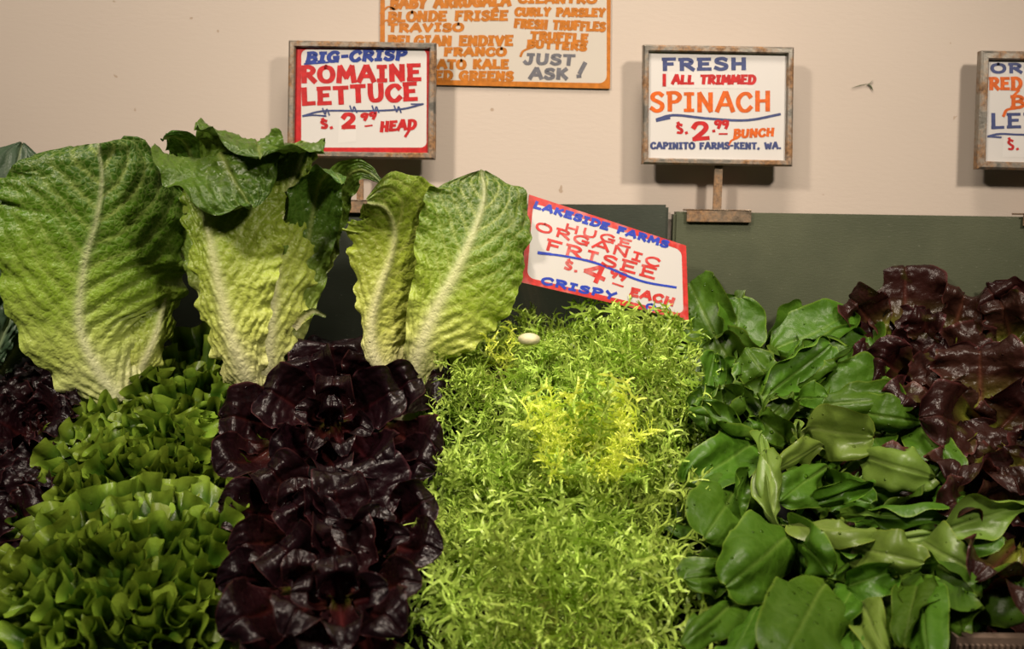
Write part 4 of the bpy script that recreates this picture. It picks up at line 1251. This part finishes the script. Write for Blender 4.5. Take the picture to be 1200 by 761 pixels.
for a in [
    ((858, 372), (830, 316), 44, .045, .008, -20, 0, .2),
    ((842, 404), (803, 322), 60, .030, .012, 0, 0, .15),
    ((862, 412), (867, 349), 54, .020, .010, 25, 0, .5),
    ((899, 408), (942, 361), 40, .045, .006, 50, 0, .3),
    ((906, 412), (1000, 366), 58, .035, .014, -15, 0, .35),
    ((858, 430), (838, 394), 46, .035, .006, 0, 0, .3),
    ((905, 452), (873, 408), 44, .015, .010, 10, 0, -.3),
    ((930, 452), (996, 408), 70, .020, .004, -10, 0, 1.0),
    ((899, 464), (974, 404), 44, .005, .006, 25, 0, .7),
    ((955, 474), (1016, 395), 70, .050, .010, 0, 0, .2),
    ((950, 476), (1040, 440), 64, .030, .014, -15, 0, -.2),
    ((940, 478), (1062, 466), 46, .020, .014, -20, 0, -.3),
    ((936, 468), (968, 466), 26, .008, .004, 20, 0, .4),
    ((900, 490), (930, 460), 32, .000, .006, 25, 0, .6),
    ((899, 488), (870, 448), 34, .008, .006, -20, 0, .5),
    ((850, 492), (846, 452), 56, .000, .004, 0, 0, 1.0),
    ((822, 484), (838, 413), 40, .015, .006, 30, 0, .6),
    ((868, 506), (807, 478), 44, .000, .006, 20, 0, .7),
    ((856, 458), (861, 426), 34, .020, .004, -20, 0, .5),
    ((830, 500), (818, 452), 44, .020, .004, 20, 0, .5),
    ((880, 500), (905, 440), 44, .030, .004, 0, 0, .3),
    ((920, 490), (950, 430), 60, .040, .004, 0, 0, .3),
]:
    spin(s1, a[0], a[1], a[2]*1.2, a[3] - 0.035, a[4] if a[7] < 0.45 else -0.006, a[5], cup=a[7]*1.7)
s2 = thing('spinach_bunch', 'spinach bunch in the middle of the heap, overlapping wet leaves', 'spinach', at(970, 600, -0.24) + Vector((0, 0.0, -0.02)), gs)
for a in [
    ((888, 520), (802, 568), 62, .010, .014, 0, .3, 0),
    ((872, 562), (824, 632), 70, .010, .014, 10, -.3, 0),
    ((897, 598), (889, 506), 24, -.010, .010, 30, .8, 1),
    ((908, 606), (897, 527), 22, -.012, .010, -30, .8, 1),
    ((962, 522), (909, 552), 34, -.006, .012, 0, -.5, 1),
    ((926, 520), (889, 490), 42, .004, .010, 10, .6, 0),
    ((944, 504), (1024, 512), 60, -.004, .014, 0, .2, 1),
    ((968, 548), (913, 588), 44, -.002, .012, -10, -.5, 0),
    ((944, 592), (1023, 562), 30, -.004, .010, 35, .5, 0),
    ((930, 616), (1028, 622), 44, -.010, .018, -15, -.5, 1),
    ((861, 610), (874, 548), 30, -.002, .008, 20, .6, 0),
    ((888, 516), (877, 490), 26, .006, .004, 0, .6, 0),
    ((936, 520), (932, 492), 18, .000, .004, 0, .6, 1),
    ((988, 482), (1078, 494), 50, .006, .018, -10, -.4, 0),
    ((1060, 482), (1126, 562), 44, .008, .012, -20, -.3, 0),
    ((1006, 536), (1098, 560), 56, -.006, .022, -8, -.6, 1),
    ((1086, 572), (1108, 544), 30, .006, .004, 0, .5, 0),
    ((1088, 580), (1130, 594), 30, .000, .008, 0, -.3, 0),
    ((1104, 560), (1140, 588), 28, .010, .004, -20, -.3, 0),
    ((1020, 604), (1122, 604), 34, -.004, .010, 20, .7, 0),
    ((1088, 574), (1026, 600), 40, .012, .008, 0, .2, 0),
    ((1078, 628), (1206, 592), 40, -.012, .014, 25, .9, 1),
    ((1090, 640), (1165, 630), 40, .010, .006, 0, -.3, 0),
    ((1000, 590), (1070, 560), 50, .030, .004, 0, .2, 0),
    ((960, 570), (1020, 590), 50, .030, .004, 0, .2, 0),
    ((900, 560), (870, 600), 50, .035, .004, 0, .2, 0),
    ((930, 560), (960, 600), 50, .035, .004, 0, .2, 0),
    ((1040, 520), (1090, 530), 50, .035, .004, 0, .2, 0),
]:
    spin(s2, a[0], a[1], a[2]*1.12, a[3] - 0.012, a[4]*1.2, a[5], cup=a[6]*1.7, pale=a[7])
s3 = thing('spinach_bunch', 'spinach bunch lowest in the heap with broad leaves hanging down', 'spinach', at(990, 720, -0.35) + Vector((0, 0.0, -0.02)), gs)
for a in [
    ((990, 640), (1082, 660), 54, -.012, .016, -5, -.3, 1),
    ((1066, 630), (1150, 672), 48, -.010, .018, -15, -.5, 1),
    ((1074, 672), (1148, 702), 64, -.004, .002, 0, 1.1, 0),
    ((1078, 662), (1060, 760), 44, .000, .010, 20, .3, 0),
    ((1082, 688), (1086, 775), 56, -.008, .014, 0, -.3, 0),
    ((1140, 680), (1216, 712), 78, .004, .018, 0, -.6, 0),
    ((990, 690), (1050, 668), 48, .002, .010, -25, .5, 0),
    ((1012, 712), (1040, 775), 34, .000, .010, 20, -.4, 1),
    ((956, 650), (1014, 654), 34, .004, .006, 20, .5, 0),
    ((936, 622), (850, 688), 104, -.012, .022, 5, -.5, 0),
    ((932, 628), (974, 674), 60, -.004, .014, 0, -.4, 0),
    ((968, 684), (910, 785), 104, -.014, .024, 0, -.3, 0),
    ((862, 708), (799, 756), 46, -.004, .012, 10, -.5, 0),
    ((892, 708), (854, 775), 48, -.002, .012, 25, -.4, 0),
    ((850, 676), (800, 680), 46, .006, .006, 0, .3, 0),
    ((1002, 652), (968, 678), 38, .004, .004, 0, .4, 0),
    ((1002, 686), (978, 724), 44, .002, .006, 0, -.3, 0),
    ((1000, 710), (1000, 775), 60, .016, .004, 0, .2, 0),
    ((1040, 690), (1050, 760), 60, .025, .004, 0, .2, 0),
    ((1100, 690), (1130, 742), 60, .015, .004, 0, .2, 0),
    ((900, 690), (860, 730), 60, .025, .004, 0, .2, 0),
    ((950, 650), (1000, 690), 60, .030, .004, 0, .2, 0),
    ((870, 640), (830, 690), 60, .030, .004, 0, .2, 0),
]:
    spin(s3, a[0], a[1], a[2]*1.06, a[3], a[4]*1.2, a[5], cup=a[6]*1.6, pale=a[7])

for root, x0, x1, y0, y1, k in ((s1, 815, 1010, 400, 500, 16), (s2, 830, 1120, 510, 625, 22), (s3, 830, 1150, 640, 745, 20)):
    rf_ = random.Random(k)
    for i in range(k):
        x, y = rf_.uniform(x0, x1), rf_.uniform(y0, y1)
        a = rf_.uniform(0, 2*PI)
        spin(root, (x, y), (x + 62*math.cos(a), y + 62*math.sin(a)), rf_.uniform(48, 64), (0.015 if root is s1 else 0.040) + 0.02*rf_.random(), 0.004, rf_.uniform(-35, 35), cup=rf_.uniform(-0.4, 0.7))

# brown ribbed tray at the right end of the stand
ty = -0.435
a, b = at(1122, 748, ty), at(1330, 748, ty)
bm = bmesh.new()
tl = a.z - (bed_z(ty) + 0.002)
box_bm(bm, Vector(((a.x+b.x)/2, ty + 0.006, a.z - tl/2)), b.x-a.x, 0.010, tl)
nb = 30
for i in range(nb):
    x = a.x + (b.x-a.x)*(i+0.5)/nb
    box_bm(bm, Vector((x, ty - 0.0005, a.z - tl/2 - 0.002)), (b.x-a.x)/nb*0.45, 0.004, tl-0.006)
o = bm_obj('ribbed_tray', bm, M['tray'], None, 0.0, Vector(((a.x+b.x)/2, ty, a.z - tl)))
tag(o, 'brown ribbed tray edge below the spinach at the right corner', 'tray')
